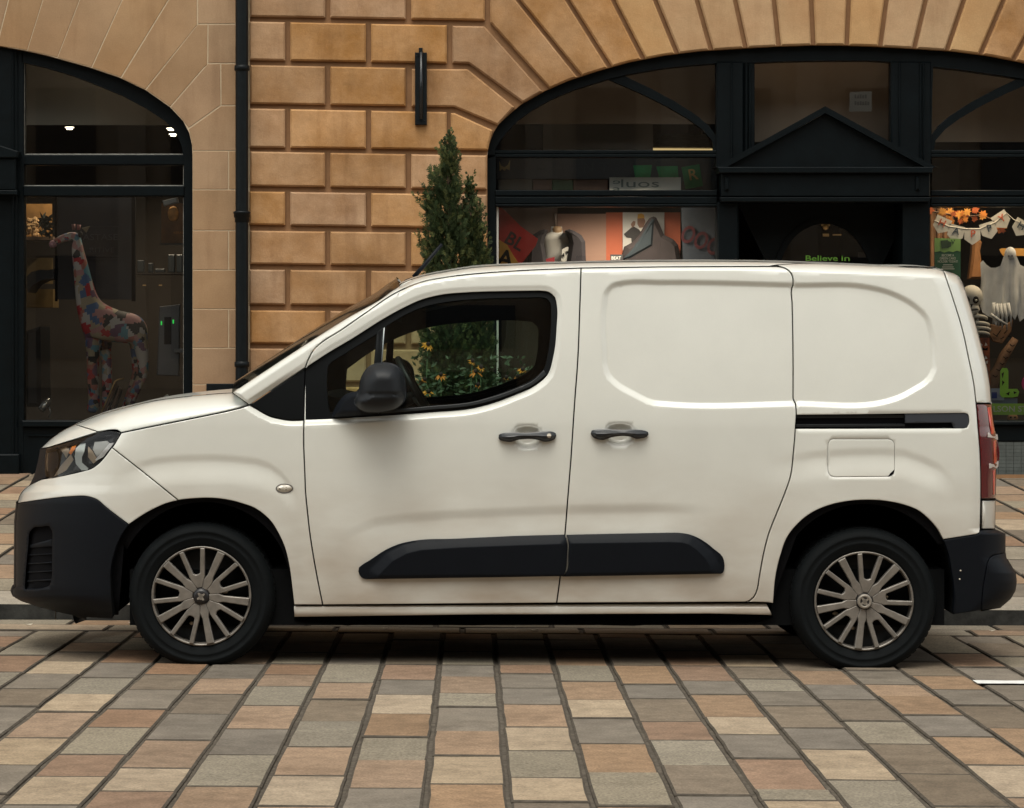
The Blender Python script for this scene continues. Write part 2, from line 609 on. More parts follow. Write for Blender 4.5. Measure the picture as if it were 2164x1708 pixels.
# kerb
kerb = empty("kerb", (0, Y_K, 0), "low dark faced stone kerb behind the van", "kerb", kind="structure")
KS = mat("kerb_stone", (0.30, 0.265, 0.215), 0.85, spec=0.2, var=0.14, vscale=8, rand=0.08, speck=0.16, sscale=150, bump=0.003, bscale=30)
GRIME = mat("kerb_grime", (0.040, 0.040, 0.037), 0.9, spec=0.15, var=0.5, vscale=7, bump=0.004, bscale=25)
x = -4.2
while x < 5.2:
    d = rs.uniform(0.85, 1.1)
    v, zt = [], 0
    a, b = x + .003, x + d - .003
    prof = lambda xx: [(Y_K, zroad(xx, Y_K) - .1), (Y_K, zpave(xx, Y_K) - .022), (Y_K + .022, zpave(xx, Y_K)), (Y_K + .31, zpave(xx, Y_K + .31))]
    for xx in (a, b):
        v += [(xx, yy, zz) for yy, zz in prof(xx)]
    o = mesh_obj("kerb_stone", v, [(0, 4, 5, 1), (1, 5, 6, 2), (2, 6, 7, 3), (0, 1, 2, 3), (7, 6, 5, 4)], [KS, GRIME], kerb, origin=(x + d / 2, Y_K, 0))
    o.data.polygons[0].material_index = 1
    x += d

pave = sheet("pavement", -40, 40, Y_K + .29, YW + 0.6, zpave, BED, 8, 8, -0.014)
setp(pave, "wide pavement of mixed sandstone slabs in front of the shops", "pavement", kind="structure")
hid = MB()
n_slab = 0
PC = 0.33
for c in range(-30, 32):
    xa, xb = PC * c, PC * (c + 1)
    y = Y_K + 0.315 - (0.2 if c % 2 else 0.0)
    first = True
    while y < YW + 0.3:
        d = rs.uniform(0.42, 0.62)
        y1, y2 = max(y, Y_K + .315), y + d
        y = y2
        if y2 - y1 < 0.08: continue
        px1, px2 = CX + xa * F / y1, CX + xb * F / y2
        vis = (-60 < px2 and px1 < 200) or (2060 < px2 and px1 < 2240)
        mb = MB() if vis else hid
        sett_geo(mb, xa + .009, xb - .009, y1 + .006, y2 - .006, zpave, rs.uniform(-.002, .002))
        if vis:
            finish(mb, "paving_slab", SETT[rs.choice("OODLSGRDS")], pave, origin=((xa + xb) / 2, (y1 + y2) / 2, zpave(xa, y1)))
            n_slab += 1
setp(finish(hid, "outlying_slabs", MIXED, pave), kind="stuff")
# small litter and dead leaves lying in the gutter
LIT = mat("pale_litter", (0.6, 0.55, 0.45), 0.8)
for i, (px, py) in enumerate([(280, 1321), (60, 1326), (815, 1329), (1090, 1325), (1130, 1331), (1700, 1322), (1893, 1325), (2096, 1327), (1735, 1327)]):
    dpy = py - 789
    Y = 6787.0 / dpy
    x = (px - CX) * Y / F
    a, w = rs.uniform(0, 3), rs.uniform(.008, .02)
    z = zroad(x, Y) + 0.006
    mb = MB()
    pts = [(x + w * math.cos(a + k * 1.2566) * (1 + .3 * (k % 2)), Y + w * .8 * math.sin(a + k * 1.2566), z + .004 * (k % 2)) for k in range(5)]
    mb.add(pts + [(p[0], p[1], p[2] + .002) for p in pts], [(0, 1, 2, 3, 4), (9, 8, 7, 6, 5)] + [(k, (k + 1) % 5, 5 + (k + 1) % 5, 5 + k) for k in range(5)])
    where = ["beside the front tyre", "at the left edge of the picture", "below the front end of the sill", "below the middle of the sill", "just right of the middle of the sill",
             "in front of the rear tyre", "behind the rear tyre", "under the rear bumper", "against the rear tyre"][i]
    setp(mb.build("litter_scrap", LIT, None, origin=(x, Y, z)), "tiny pale scrap of litter in the gutter " + where, "litter", "scraps of litter in the gutter")
# ------------------------------------------------------------------ the stone building with the arched shopfront
Z3 = lambda x, y: (485.8 + 0.3638 * x, 0.3638 * y)
bld = empty("stone_building", (1.0, YW, zpave(1.0, YW)), "honey sandstone building of deep jointed blocks over a black arched shopfront", "building")
def stone(pts, parent, m, name="stone", Y=YW, d=0.05, c=0.012):
    mb = MB()
    mb.prism(pts, Y, d, c)
    cx = sum(p[0] for p in pts) / len(pts); cy = sum(p[1] for p in pts) / len(pts)
    return mb.build(name, m, parent, origin=P(cx, cy, Y))

ROWS = [(-150, -128, 95, 118), (125, 150, 348, 370), (378, 402, 602, 622), (630, 655, 855, 871), (880, 903, 1080, 1099), (1112, 1131, 1305, 1326),
        (1340, 1356, 1533, 1549), (1566, 1581, 1768, 1780), (1803, 1815, 1994, 2004), (2025, 2035, 2215, 2222), (2246, 2253, 2432, 2438), (2462, 2467, 2650, 2655), (2680, 2684, 2762, 2766)]
EVEN = [(118, 553), (583, 1020), (1053, 1480)]
ODD = [(113, 320), (350, 790), (820, 1260), (1290, 1480)]
def lin(a, b, x): return a + (b - a) * (x - 120) / 1360.0
for r, (ta, tb, ba, bb) in enumerate(ROWS):
    cols = EVEN if r % 2 == 0 else ODD
    for k, (xa, xb) in enumerate(cols):
        if (r, k) in ((1, 3), (2, 2), (3, 3)): continue
        if r > 3 and k == len(cols) - 1: xb = 1492
        q = [(xa, lin(ta, tb, xa)), (xb, lin(ta, tb, xb)), (xb, lin(ba, bb, xb)), (xa, lin(ba, bb, xa))]
        stone([Z3(*p) for p in q], bld, STONE)
stone([(956, 54.3), (1023, 55.3), (1030, 62), (1146, 193), (1105, 216), (991, 133.8), (956, 132.6)], bld, STONE)
stone([(870, 145.5), (988, 146), (1087, 226), (1052, 264), (960, 225.7), (870, 225)], bld, STONE)
stone([(952.5, 238.8), (961, 239), (1041, 275), (1034, 303), (1031, 317.5), (952.5, 316.6)], bld, STONE)

INTR = [(1030, 1003), (1030, 600), (1030, 335), (1030.5, 322), (1034, 304), (1042, 281), (1053, 263), (1076, 241), (1103, 219), (1151, 192), (1201, 170), (1262, 150), (1329, 131), (1404, 116.5),
        (1481, 107), (1576, 101), (1650, 97), (1720, 95), (1790, 95), (1861, 97), (1933, 101), (2002, 108), (2073, 117), (2142, 129), (2210, 146)]
AXS = 1745.0
arcL = [p for p in INTR if p[0] <= AXS and p[1] < 340]
INTR_FULL = [p for p in INTR if p[0] <= AXS] + [(2 * AXS - p[0], p[1]) for p in reversed([q for q in INTR if q[0] <= AXS])]
def intr_y(x):
    xs = [p[0] for p in INTR_FULL[2:-2]]; ys = [p[1] for p in INTR_FULL[2:-2]]
    return float(np.interp(x, xs, ys))
JO = [((1030, 46), (1157, 188)), ((1095, 0), (1225, 160)), ((1199.5, 0), (1289, 140)), ((1296, 0), (1360, 123)), ((1385, 0), (1431, 112)), ((1473, 0), (1503, 105)), ((1554, 0), (1576, 100)),
      ((1636, 0), (1646, 96)), ((1715, 0), (1719, 94)), ((1794, 0), (1790, 94)), ((1874, 0), (1861, 96)), ((1957, 0), (1933, 99)), ((2038, 0), (2002, 107)), ((2122, 0), (2073, 116)), ((2212, 0), (2142, 129)), ((2305, 0), (2212, 146)), ((2395, 0), (2268, 162)), ((2462, 46), (2335, 190))]
def at_y(j, y):
    (xa, ya), (xb, yb) = j
    return xa + (xb - xa) * (y - ya) / (yb - ya)
HW = 5.0
side_st = []
for k in range(len(JO) - 1):
    a, b = JO[k], JO[k + 1]
    xi0, xi1 = a[1][0] + HW, b[1][0] - HW
    arc = [(x, intr_y(x) - 0.5) for x in np.linspace(xi0, xi1, 5)]
    if k == 0:
        top = [(at_y(b, -46) - HW, -46), (1036, -46), (1036, 47)]
    else:
        top = [(at_y(b, -46) - HW, -46), (at_y(a, -46) + HW, -46)]
    stone(arc + top, bld, STONE if (k < 3 or k >= 13) else STONE2, "arch_stone") if k < 15 else side_st.append(arc + top)
# stones of the courses above the frame, joined into one wall surface
up = MB()
for r in range(1, 40):
    y1 = -52 - (r - 1) * 92; y0 = y1 - 84
    x = 528 - (0 if r % 2 else 90)
    while x < 5200:
        w = 168
        xa, xb = max(x, 528), min(x + w - 11, 5200)
        if xb - xa > 20:
            up.prism([(xa, y0), (xb, y0), (xb, y1), (xa, y1)], YW, 0.05, 0.012)
        x += w
for q_ in side_st: up.prism(q_, YW, .05, .012)
for r in range(11):
    y0 = -46 + r * 91.0; y1 = y0 + 81
    x = 2474 - (0 if r % 2 else 90)
    while x < 5200:
        xa = max(x, 2474 if r > 3 else 2500)
        if x + 157 - xa > 20: up.prism([(xa, y0), (x + 157, y0), (x + 157, min(y1, 1008)), (xa, min(y1, 1008))], YW, .05, .012)
        x += 168
setp(up.build("upper_stonework", STONE, bld), kind="stuff")

def holed(outline, hole, Y, name, m, parent, step=60):
    """Flat wall with an opening, at depth Y (measured positions)."""
    vs = [Vector(p) for p in outline] + [Vector(p) for p in hole]
    n, h = len(outline), len(hole)
    ed = [(i, (i + 1) % n) for i in range(n)] + [(n + i, n + (i + 1) % h) for i in range(h)]
    ov, oe, of, _, _, _ = delaunay_2d_cdt(vs, ed, [], 0, 1e-4)
    co = np.array([(v.x, v.y) for v in ov])
    fs = []
    for f in of:
        c = co[list(f)].mean(axis=0)
        if in_poly(np.array([c[0]]), np.array([c[1]]), outline)[0] and not in_poly(np.array([c[0]]), np.array([c[1]]), hole)[0]:
            fs.append(tuple(f))
    o = mesh_obj(name, [P(a, b, Y) for a, b in co], fs, m, parent)
    bm = bmesh.new(); bm.from_mesh(o.data)
    bmesh.ops.recalc_face_normals(bm, faces=bm.faces)
    bm.to_mesh(o.data); bm.free()
    return o
YJ = YW + 0.042
holed([(513, -3700), (5200, -3700), (5200, 1012), (513, 1012)], [(p[0], min(p[1], 1011.5)) for p in INTR_FULL], YJ, "joint_wall", JOINT, bld)
rv = MB()
inn = INTR_FULL
v = [P(a, b, YJ) for a, b in inn] + [(P(a, b, YJ)[0], YJ + 0.16, P(a, b, YJ)[2]) for a, b in inn]
n = len(inn)
rv.add(v, [(i, i + 1, n + i + 1, n + i) for i in range(n - 1)])
rv.build("arch_reveal", STONE, bld)

# black timber shopfront
YS = YW + 0.10
front = MB()
innA = [(1046, 330), (1046.5, 314), (1056, 299), (1070, 280), (1093, 256), (1124, 233), (1167, 209), (1215, 189), (1286, 167), (1329, 157), (1404, 144), (1460, 138), (1514, 134)]
outA = [(1030, 335), (1031, 318), (1036, 298), (1045, 276), (1062, 253), (1095, 224), (1140, 197), (1190, 174), (1262, 150), (1310, 136), (1395, 118), (1455, 110), (1514, 105)]
front.band(outA, innA, YS, 0.12)
innB = [(1968, 330), (1970, 200), (1972, 141), (2020, 146), (2099, 157), (2164, 167), (2230, 184), (2290, 208), (2350, 240), (2400, 276), (2432, 308), (2440, 330)]
outB = [(1945, 330), (1950, 180), (1958, 103), (2010, 109), (2090, 119), (2170, 135), (2250, 158), (2320, 184), (2390, 220), (2440, 262), (2458, 300), (2461, 330)]
front.band(outB, innB, YS, 0.12)
front.band([(1514, 105), (1576, 101), (1650, 97), (1745, 94.5), (1840, 96), (1958, 103)], [(1514, 136), (1576, 133), (1650, 130), (1745, 128), (1840, 128), (1958, 136)], YS + 0.002, 0.12)
for a, b in ((1029, 1048), (2444, 2462)):
    front.pbox(a, b, 328, 1006, YS, 0.12)
shop = front.build("shopfront_frame", BLACK, bld)
def part(name, parent, *boxes, m=BLACK, Y=YS, d=0.1, c=0.006):
    mb = MB()
    for bx in boxes: mb.pbox(*bx, Y, d, c)
    return mb.build(name, m, parent)
# curved glazing bars
def mirrored(pts): return [(2 * 1741 - a, b) for a, b in pts]
barU = [(1292, 163), (1316, 159), (1377, 188), (1427, 215), (1471, 243), (1498, 266), (1513, 287), (1515, 318)]
barL = [(1286, 168), (1296, 172), (1360, 200), (1410, 225), (1454, 251), (1485, 274), (1505, 297), (1508, 318)]
for fn in (lambda q: q, mirrored):
    MB().band(fn(barU), fn(barL), YS + 0.02, 0.07).build("curved_glazing_bar", BLACK, shop)
for (a, b) in ((1046, 1516), (1967, 2442)):
    part("transom", shop, (a, b, 317.5, 325), (a, b, 325, 333), Y=YS + .01)
    part("transom", shop, (a, b, 402, 414), (a, b, 416, 431), (a, b, 431, 437), Y=YS - .02, d=.14)
for xs in ((1514, 1523, 1531, 1572), (1883, 1925, 1942, 1968)):
    part("pilaster", shop, (xs[0], xs[3], 130, 352), Y=YS - .01, d=.12, c=.01)
    for x in ((1545, 1576, 1583) if xs[0] < 1700 else (1900, 1944, 1951)):
        part("pilaster_moulding", shop, (x, x + 4, 134, 352), Y=YS - .028, d=.03, c=.006)
part("mullion", shop, (1572, 1595, 128, 352), Y=YS + .012, d=.1)
part("mullion", shop, (1882.5, 1886, 128, 352), Y=YS + .012, d=.1)
part("window_post", shop, (1049, 1053.5, 437, 890), m=mat("pale_post", (0.55, 0.53, 0.48), 0.6), Y=YS + .03, d=.04, c=.003)
# glass
def pane(pts, parent, Y, m=GLASS, name="pane"):
    vs = [Vector(p) for p in pts]
    n = len(pts)
    o = mesh_obj(name, [P(a, b, Y) for a, b in pts], [tuple(range(n))], m, parent)
    bm = bmesh.new(); bm.from_mesh(o.data)
    for f in bm.faces:
        f.normal_update()
        if f.normal.y > 0: f.normal_flip()
    bm.to_mesh(o.data); bm.free()
    return o
YG = YS + 0.06
pane([(1044, 318)] + [(a - 2, b - 3) for a, b in innA[1:]] + [(1516, 318)], shop, YG)
pane([(1966, 328)] + [(a, b - 4) for a, b in innB[1:-1]] + [(2442, 328)], shop, YG)
for a, b in ((1046, 1512), (1969, 2440)):
    pane([(a, 331), (b, 331), (b, 404), (a, 404)], shop, YG)
    pane([(a, 434), (b, 434), (b, 894), (a, 894)], shop, YG)
pane([(1590, 124), (1886, 124), (1886, 350), (1590, 350)], shop, YG + .01)
# stall risers: black sill and tiled base
TILE = mat("grey_green_tile", (0.075, 0.085, 0.08), 0.45, var=0.2, vscale=8, rand=.1)
for a, b in ((1046, 1514), (1966, 2444)):
    part("window_sill", shop, (a, b, 890, 899), Y=YS - .05, d=.2, c=.008)
    part("sill_panel", shop, (a, b, 899, 933), Y=YS - .005, d=.12)
    mb = MB()
    y = 934.0
    while y < 1011:
        x = a
        while x < b:
            mb.pbox(x + .4, min(x + 15.6, b), y + .3, y + 7.4, YS + .004, .05)
            x += 16
        y += 7.7
    setp(mb.build("riser_tiling", TILE, shop), kind="stuff")
    part("riser_back", shop, (a, b, 932, 1014), Y=YS + .01, d=.1, m=mat("tile_grout", (.03, .035, .034), .9))
# doorway with pediment
door = MB()
door.pbox(1524, 1966, 366, 416, YS - .10, .22, .008)
ent = door.build("entablature", BLACK, bld)
MB().prism([(1516, 353), (1974, 353), (1970, 366), (1520, 366)], YS - .15, .25, .006).build("cornice", BLACK, ent)
MB().prism([(1520, 417), (1968, 417), (1964, 427), (1524, 427)], YS - .12, .2, .006).build("cornice", BLACK, ent)
ped = MB().prism([(1535, 353), (1955, 353), (1745, 240)], YS - .08, .18).build("pediment", BLACK, bld)
MB().band([(1510, 354), (1744, 224.5), (1980, 354)], [(1534, 354), (1744.5, 239), (1956, 354)], YS - .14, .24).build("raking_cornice", BLACK, ped)
part("console_bracket", ent, (1533, 1541, 374, 402), Y=YS - .13, d=.04, c=.012)
part("console_bracket", ent, (1936, 1944, 374, 402), Y=YS - .13, d=.04, c=.012)
for a, b in ((1516, 1560), (1908, 1966)):
    part("door_pilaster", bld, (a, b, 427, 1012), Y=YS - .03, d=.2, c=.01)
YD = YS + 0.45
part("recess_side", bld, (1556, 1562, 427, 1016), Y=YS + .1, d=.6)
part("recess_side", bld, (1905, 1911, 427, 1016), Y=YS + .1, d=.6)
part("recess_ceiling", bld, (1540, 1930, 420, 427), Y=YS + .1, d=.6)
th = [math.pi * i / 20 for i in range(21)]
arch_o = [(1743 - 108 * math.cos(t), 588 - 128 * math.sin(t)) for t in th]
arch_i = [(1743 - 97 * math.cos(t), 588 - 115 * math.sin(t)) for t in th]
dr = MB()
dr.band(arch_o, arch_i, YD - .02, .06)
dr.pbox(1635, 1647, 588, 1016, YD - .02, .06); dr.pbox(1839, 1851, 588, 1016, YD - .02, .06)
dr.pbox(1647, 1839, 800, 1016, YD - .018, .05)
door_o = dr.build("shop_door", BLACK, bld)
MB().band([(1556, 425)] * 10 + [(1930, 425)] * 11, arch_o, YD, .04).build("door_surround", BLACK, bld)
part("door_surround", bld, (1556, 1637, 560, 1016), (1849, 1912, 560, 1016), Y=YD + .002, d=.04)
pane(arch_i + [(1839, 800), (1647, 800)], door_o, YD + .01)

# rooms behind the glass
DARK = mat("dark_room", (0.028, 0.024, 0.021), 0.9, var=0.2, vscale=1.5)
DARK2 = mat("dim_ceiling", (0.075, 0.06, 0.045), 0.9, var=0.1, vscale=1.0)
def room(x0, x1, depth, z0, z1, parent, wallm, ceilm, floorm, Y0):
    r = MB()
    a = P(x0, 0, Y0)[0]; b = P(x1, 0, Y0)[0]
    v = [(a, Y0, z0), (b, Y0, z0), (b, Y0, z1), (a, Y0, z1), (a, Y0 + depth, z0), (b, Y0 + depth, z0), (b, Y0 + depth, z1), (a, Y0 + depth, z1)]
    o = mesh_obj("shop_room", v, [(4, 7, 6, 5), (0, 3, 7, 4), (1, 5, 6, 2), (3, 2, 6, 7), (0, 4, 5, 1)], [wallm, ceilm, floorm], parent)
    o.data.polygons[3].material_index = 1
    o.data.polygons[4].material_index = 2
    return o
zf = zpave(1, YW) + .15
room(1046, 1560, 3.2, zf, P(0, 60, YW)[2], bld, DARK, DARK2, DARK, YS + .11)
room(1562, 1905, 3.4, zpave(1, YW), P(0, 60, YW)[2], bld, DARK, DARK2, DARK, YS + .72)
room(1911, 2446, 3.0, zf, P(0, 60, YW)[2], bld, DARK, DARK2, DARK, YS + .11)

# ------------------------------------------------------------------ the paler building on the left
lb = empty("pale_building", (-3.0, YW, zpave(-3.0, YW)), "paler smooth ashlar building with fine light joints at the left", "building")
YL = YW + 0.03
LINT = [(-840, 1003), (-840, 331), (-836, 307), (-815, 270), (-790, 240), (-740, 190), (-680, 162), (-610, 140), (-520, 116), (-440, 103), (-330, 95), (-215, 91.5), (-100, 93), (0, 97.5), (50, 106), (99, 117), (185, 141), (251, 163), (308, 190.5), (360, 227),
        (387, 256), (400, 281), (406, 307.5), (407, 331), (407, 600), (407, 1003)]
ash = [
    [(-63, -46), (28.4, -46), (-1.2, 71), (-8, 96), (-80, 93)],
    [(30.8, -46), (104, -46), (57, 106), (26, 101), (-5, 97), (1.2, 71)],
    [(106, -46), (185, -46), (121, 121), (99, 116), (58, 107)],
    [(187, -46), (278, -46), (193, 142), (122, 122)],
    [(280, -46), (383, -46), (255, 163), (195, 143)],
    [(385.5, -46), (416, -46), (416, 53), (306.5, 189), (257, 165)],
    [(418.5, -46), (498, -46), (498, 50), (418.5, 50)],
    [(418, 52.5), (438.5, 52.5), (437.5, 137), (429, 144), (359.5, 225), (309, 190)],
    [(440.5, 52.5), (498, 52.5), (498, 133), (440, 133)],
    [(439.5, 135.5), (465, 135.5), (466, 222), (398.5, 270), (387, 255), (361.5, 226)],
    [(467.5, 135.5), (498, 135.5), (498, 222), (468, 222)],
    [(467.5, 224.5), (498, 224.5), (498, 318), (407.5, 318), (405, 300), (399.5, 273)],
]
for y0, y1, sp in ((320, 400, 483), (402, 486.5, 0), (488.5, 570, 483), (572, 652.5, 0), (654.5, 735, 483), (737, 812, 0), (814, 900, 0), (902, 1003, 483)):
    if sp:
        ash += [[(407.5, y0), (sp - 1, y0), (sp - 1, y1), (407.5, y1)], [(sp + 1.2, y0), (498, y0), (498, y1), (sp + 1.2, y1)]]
    else:
        ash += [[(407.5, y0), (498, y0), (498, y1), (407.5, y1)]]
for q in ash:
    stone(q, lb, ASHLAR, "ashlar_stone", YL, 0.02, 0.0025)
holed([(-4200, -3700), (528, -3700), (528, 1012), (-4200, 1012)], [(p[0], min(p[1], 1011.5)) for p in LINT], YL + .003, "mortar_wall", MORTAR, lb)
up2 = MB()
for r in range(0, 38):
    y1 = -48 - r * 96; y0 = y1 - 94
    x = -4200 + (60 if r % 2 else 0)
    while x < 498:
        up2.prism([(x, y0), (min(x + 198, 499), y0), (min(x + 198, 499), y1), (x, y1)], YL, 0.02)
        x += 200
for r in range(13):
    y0 = -46 + r * 83.0
    x = -4200 + (60 if r % 2 else 0)
    while x < -850:
        up2.prism([(x, y0), (min(x + 198, -845), y0), (min(x + 198, -845), min(y0 + 81, 1005)), (x, min(y0 + 81, 1005))], YL, .02)
        x += 200
setp(up2.build("upper_stonework", ASHLAR, lb), kind="stuff")
rv = MB()
v = [P(a, b, YL + .003) for a, b in LINT]
n = len(v)
rv.add(v + [(a, YL + .17, c) for a, b, c in v], [(i, i + 1, n + i + 1, n + i) for i in range(n - 1)])
rv.build("arch_reveal", ASHLAR, lb)
YT = YL + 0.09
lf = MB()
lo = [(46, 105), (99, 116), (185, 140), (251, 161), (308, 189), (360, 225), (388, 255), (401, 280), (408, 306), (409, 331)]
li = [(46, 131.5), (93, 142), (150, 159), (200, 178), (258, 202), (311, 231), (347, 255), (368, 275), (383, 305), (388, 331)]
lf.band(lo, li, YT, .12)
lf.pbox(388, 408.5, 331, 1006, YT, .12)
lf.pbox(36, 50, 104, 1006, YT, .12, .006)
left_front = lf.build("shopfront_frame", BLACK, lb)
part("transom", left_front, (48, 390, 327, 349), Y=YT + .01, c=.008)
part("transom", left_front, (48, 390, 393, 415), Y=YT - .01, c=.008)
for q in ((49, 52, 133, 327), (49, 388, 325, 327.6), (49, 389, 391.4, 393.6), (387, 389.5, 350, 392), (387, 389.5, 416, 890), (49.5, 51, 350, 392)):
    part("putty_line", left_front, q, m=mat("pale_putty", (0.22, 0.215, 0.19), .7, var=.4, vscale=12), Y=YT + .03, d=.02, c=0)
pane([(47, 329)] + li + [(390, 329)], left_front, YT + .05)
pane([(47, 345), (390, 345), (390, 396), (47, 396)], left_front, YT + .05)
pane([(47, 411), (390, 411), (390, 893), (47, 893)], left_front, YT + .05)
part("window_sill", left_front, (46, 408, 889, 903), Y=YT - .04, d=.16, c=.008)
part("riser_panel", left_front, (46, 408, 903, 1006), Y=YT + .01, c=.006)
part("riser_moulding", left_front, (60, 396, 919, 923), Y=YT - .004, d=.02, c=.004)
part("door_pier", lb, (-8, 37, 98, 1003), Y=YT - .02, d=.2, c=.008)
part("pier_moulding", lb, (24, 29, 110, 1000), Y=YT - .045, d=.04, c=.008)
part("pier_plinth", lb, (-12, 40, 960, 1004), Y=YT - .06, d=.2, c=.01)
MB().prism([(-240, 306), (-5, 306), (38, 319.5), (36, 334), (-240, 334)], YT - .13, .2, .008).build("door_cornice", BLACK, lb)
part("door_entablature", lb, (-240, 33, 334, 402), Y=YT - .1, d=.2, c=.008)
part("door_soffit", lb, (-240, 36, 402, 412), Y=YT - .13, d=.2, c=.006)
part("door_panel", lb, (-240, -8, 92, 1006), Y=YT + .3, d=.05, m=mat("dark_blue_door", (.01, .014, .026), .4))
lbay = MB()
lbay.band([(-841, 331), (-837, 307), (-815, 270), (-740, 190), (-610, 140), (-440, 103), (-215, 91)], [(-815, 331), (-810, 310), (-790, 285), (-725, 212), (-600, 165), (-440, 130), (-215, 118)], YT, .12)
lbay.pbox(-841, -815, 331, 1006, YT, .12); lbay.pbox(-262, -236, 98, 1006, YT, .14)
for ya, yb in ((327, 349), (393, 415), (889, 1006)): lbay.pbox(-820, -255, ya, yb, YT + .01, .1)
lbay.build("shopfront_frame", BLACK, lb)
pane([(-838, 893), (-838, 331), (-810, 268), (-736, 190), (-600, 140), (-440, 104), (-240, 92), (-240, 893)], lb, YT + .05)
MB().pbox(436, 497, 811, 836, YL - .012, .03, .004).build("vent_grille", IRON, lb)
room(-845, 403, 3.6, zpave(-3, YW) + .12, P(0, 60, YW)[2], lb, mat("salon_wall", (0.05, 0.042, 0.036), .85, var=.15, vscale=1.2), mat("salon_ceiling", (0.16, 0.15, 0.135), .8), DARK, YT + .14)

# ------------------------------------------------------------------ downpipe and wall bracket
pipe = empty("downpipe", P(512, 1003, YW - .05), "black cast iron downpipe between the two sandstone buildings", "drainpipe")
xc = P(511.5, 0, YW - .05)[0]; yc = YW - .06
zt, zb = P(0, -600, YW)[2], zpave(-1.7, YW)
rp = 13.5 * YW / F
MB().lathe((xc, yc, 0), 'z', [(rp, zb), (rp, zt)], 20).build("pipe", IRON, pipe, True)
for py, k in ((146, 0), (458, 1), (770, 0), (-170, 1)):
    z = P(0, py, YW)[2]
    if k:
        prof = [(rp + .002, -.045), (rp + .006, -.04), (rp + .006, -.012), (rp + .013, -.008), (rp + .013, .018), (rp + .017, .022), (rp + .017, .034), (rp + .002, .038)]
    else:
        prof = [(rp + .001, -.022), (rp + .009, -.016), (rp + .009, .016), (rp + .001, .022)]
    MB().lathe((xc, yc, z), 'z', prof, 20).build("pipe_collar", IRON, pipe, True)
    mb = MB(); mb.box(xc - .02, xc + .02, yc, YW + .03, z - .012, z + .012); mb.build("pipe_fixing", IRON, pipe)
br = empty("wall_bracket", P(889, 264, YW - .03), "tall black metal bracket with a round rod fixed high on the stone wall", "bracket")
MB().pbox(877, 902, 111, 264, YW - .035, .035, .004).build("back_plate", IRON, br)
MB().pbox(885, 893, 101, 116, YW - .06, .05, .004).build("rod_socket", IRON, br)
xr, _, z0 = P(890, 252, YW - .06); z1 = P(890, 110, YW - .06)[2]
MB().tube([(xr, YW - .055, z0), (xr, YW - .055, z1)], .012, 10).build("rod", mat("gloss_black", (.012, .015, .018), .15), br, True)
for px, py in ((881, 118), (898, 256)):
    MB().ball(P(px, py, YW - .036), .006, 6, 4).build("bolt", IRON, br)
for px, py in ((919, 171), (921, 262)):
    pass

# ------------------------------------------------------------------ houses across the street, seen only in the glass
op = empty("opposite_building", (0, -9, 0), "plain tenement across the street behind the camera, seen only as a reflection", "building")
OW = mat("opposite_stone", (0.40, 0.33, 0.25), .9, var=.15, vscale=.6)
mb = MB().box(-32, 32, -12, -9, -1, 12.0); mb.build("wall", OW, op)
wm = mat("opposite_window", (.04, .045, .05), .2)
for i in range(-12, 13):
    for j in range(4):
        x = i * 2.5; z = 0.9 + j * 3.1
        MB().box(x - .55, x + .55, -9.02, -8.9, z, z + 1.9).build("window", wm, op)
    MB().box(i * 2.5 + 1.0, i * 2.5 + 1.5, -9, -8.7, -.2, 12).build("pilaster", OW, op)
# ------------------------------------------------------------------ the white van
YV = 11.0
HALF = 0.82
YC = YV + HALF
van = empty("delivery_van", (0.25, YC, zroad(0.25, YC)), "white panel van with black bumpers and side mouldings parked along the kerb", "van")
VO = np.array(wloc(van))
PAINT = mat("white_paint", (0.680, 0.684, 0.632), 0.28, spec=0.5, coat=0.7, var=0.03, vscale=2.2, speck=.02, sscale=400)
# road dirt low down, with the ground's warm reflection painted into the same tint
def add_dirt_and_bounce(m):
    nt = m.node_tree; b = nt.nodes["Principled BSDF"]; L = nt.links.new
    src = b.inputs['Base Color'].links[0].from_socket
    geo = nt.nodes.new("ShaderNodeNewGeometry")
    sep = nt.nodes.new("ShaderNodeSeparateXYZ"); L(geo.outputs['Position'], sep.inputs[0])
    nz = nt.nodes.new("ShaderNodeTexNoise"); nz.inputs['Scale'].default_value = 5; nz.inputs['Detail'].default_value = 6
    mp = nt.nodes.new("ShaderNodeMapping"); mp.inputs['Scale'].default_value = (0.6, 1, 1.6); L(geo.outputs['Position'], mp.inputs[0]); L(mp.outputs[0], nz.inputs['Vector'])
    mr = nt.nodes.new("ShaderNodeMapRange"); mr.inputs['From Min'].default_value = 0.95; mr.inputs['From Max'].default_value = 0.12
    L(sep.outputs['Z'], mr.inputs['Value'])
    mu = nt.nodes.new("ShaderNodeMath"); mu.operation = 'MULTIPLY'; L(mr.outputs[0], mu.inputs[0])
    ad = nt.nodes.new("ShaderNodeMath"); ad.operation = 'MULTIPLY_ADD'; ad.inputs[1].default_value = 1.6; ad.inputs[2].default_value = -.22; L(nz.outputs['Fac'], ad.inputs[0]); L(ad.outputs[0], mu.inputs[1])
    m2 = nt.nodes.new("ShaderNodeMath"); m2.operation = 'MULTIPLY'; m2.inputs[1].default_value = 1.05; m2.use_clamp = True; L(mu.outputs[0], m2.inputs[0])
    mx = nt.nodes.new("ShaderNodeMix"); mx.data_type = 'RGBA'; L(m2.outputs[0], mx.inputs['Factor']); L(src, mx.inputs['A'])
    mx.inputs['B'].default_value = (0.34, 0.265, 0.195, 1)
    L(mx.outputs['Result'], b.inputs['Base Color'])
add_dirt_and_bounce(PAINT)
PLAST = mat("black_plastic", (0.0034, 0.0050, 0.0080), 0.5, spec=0.16, var=0.08, vscale=5, bump=0.0004, bscale=300)
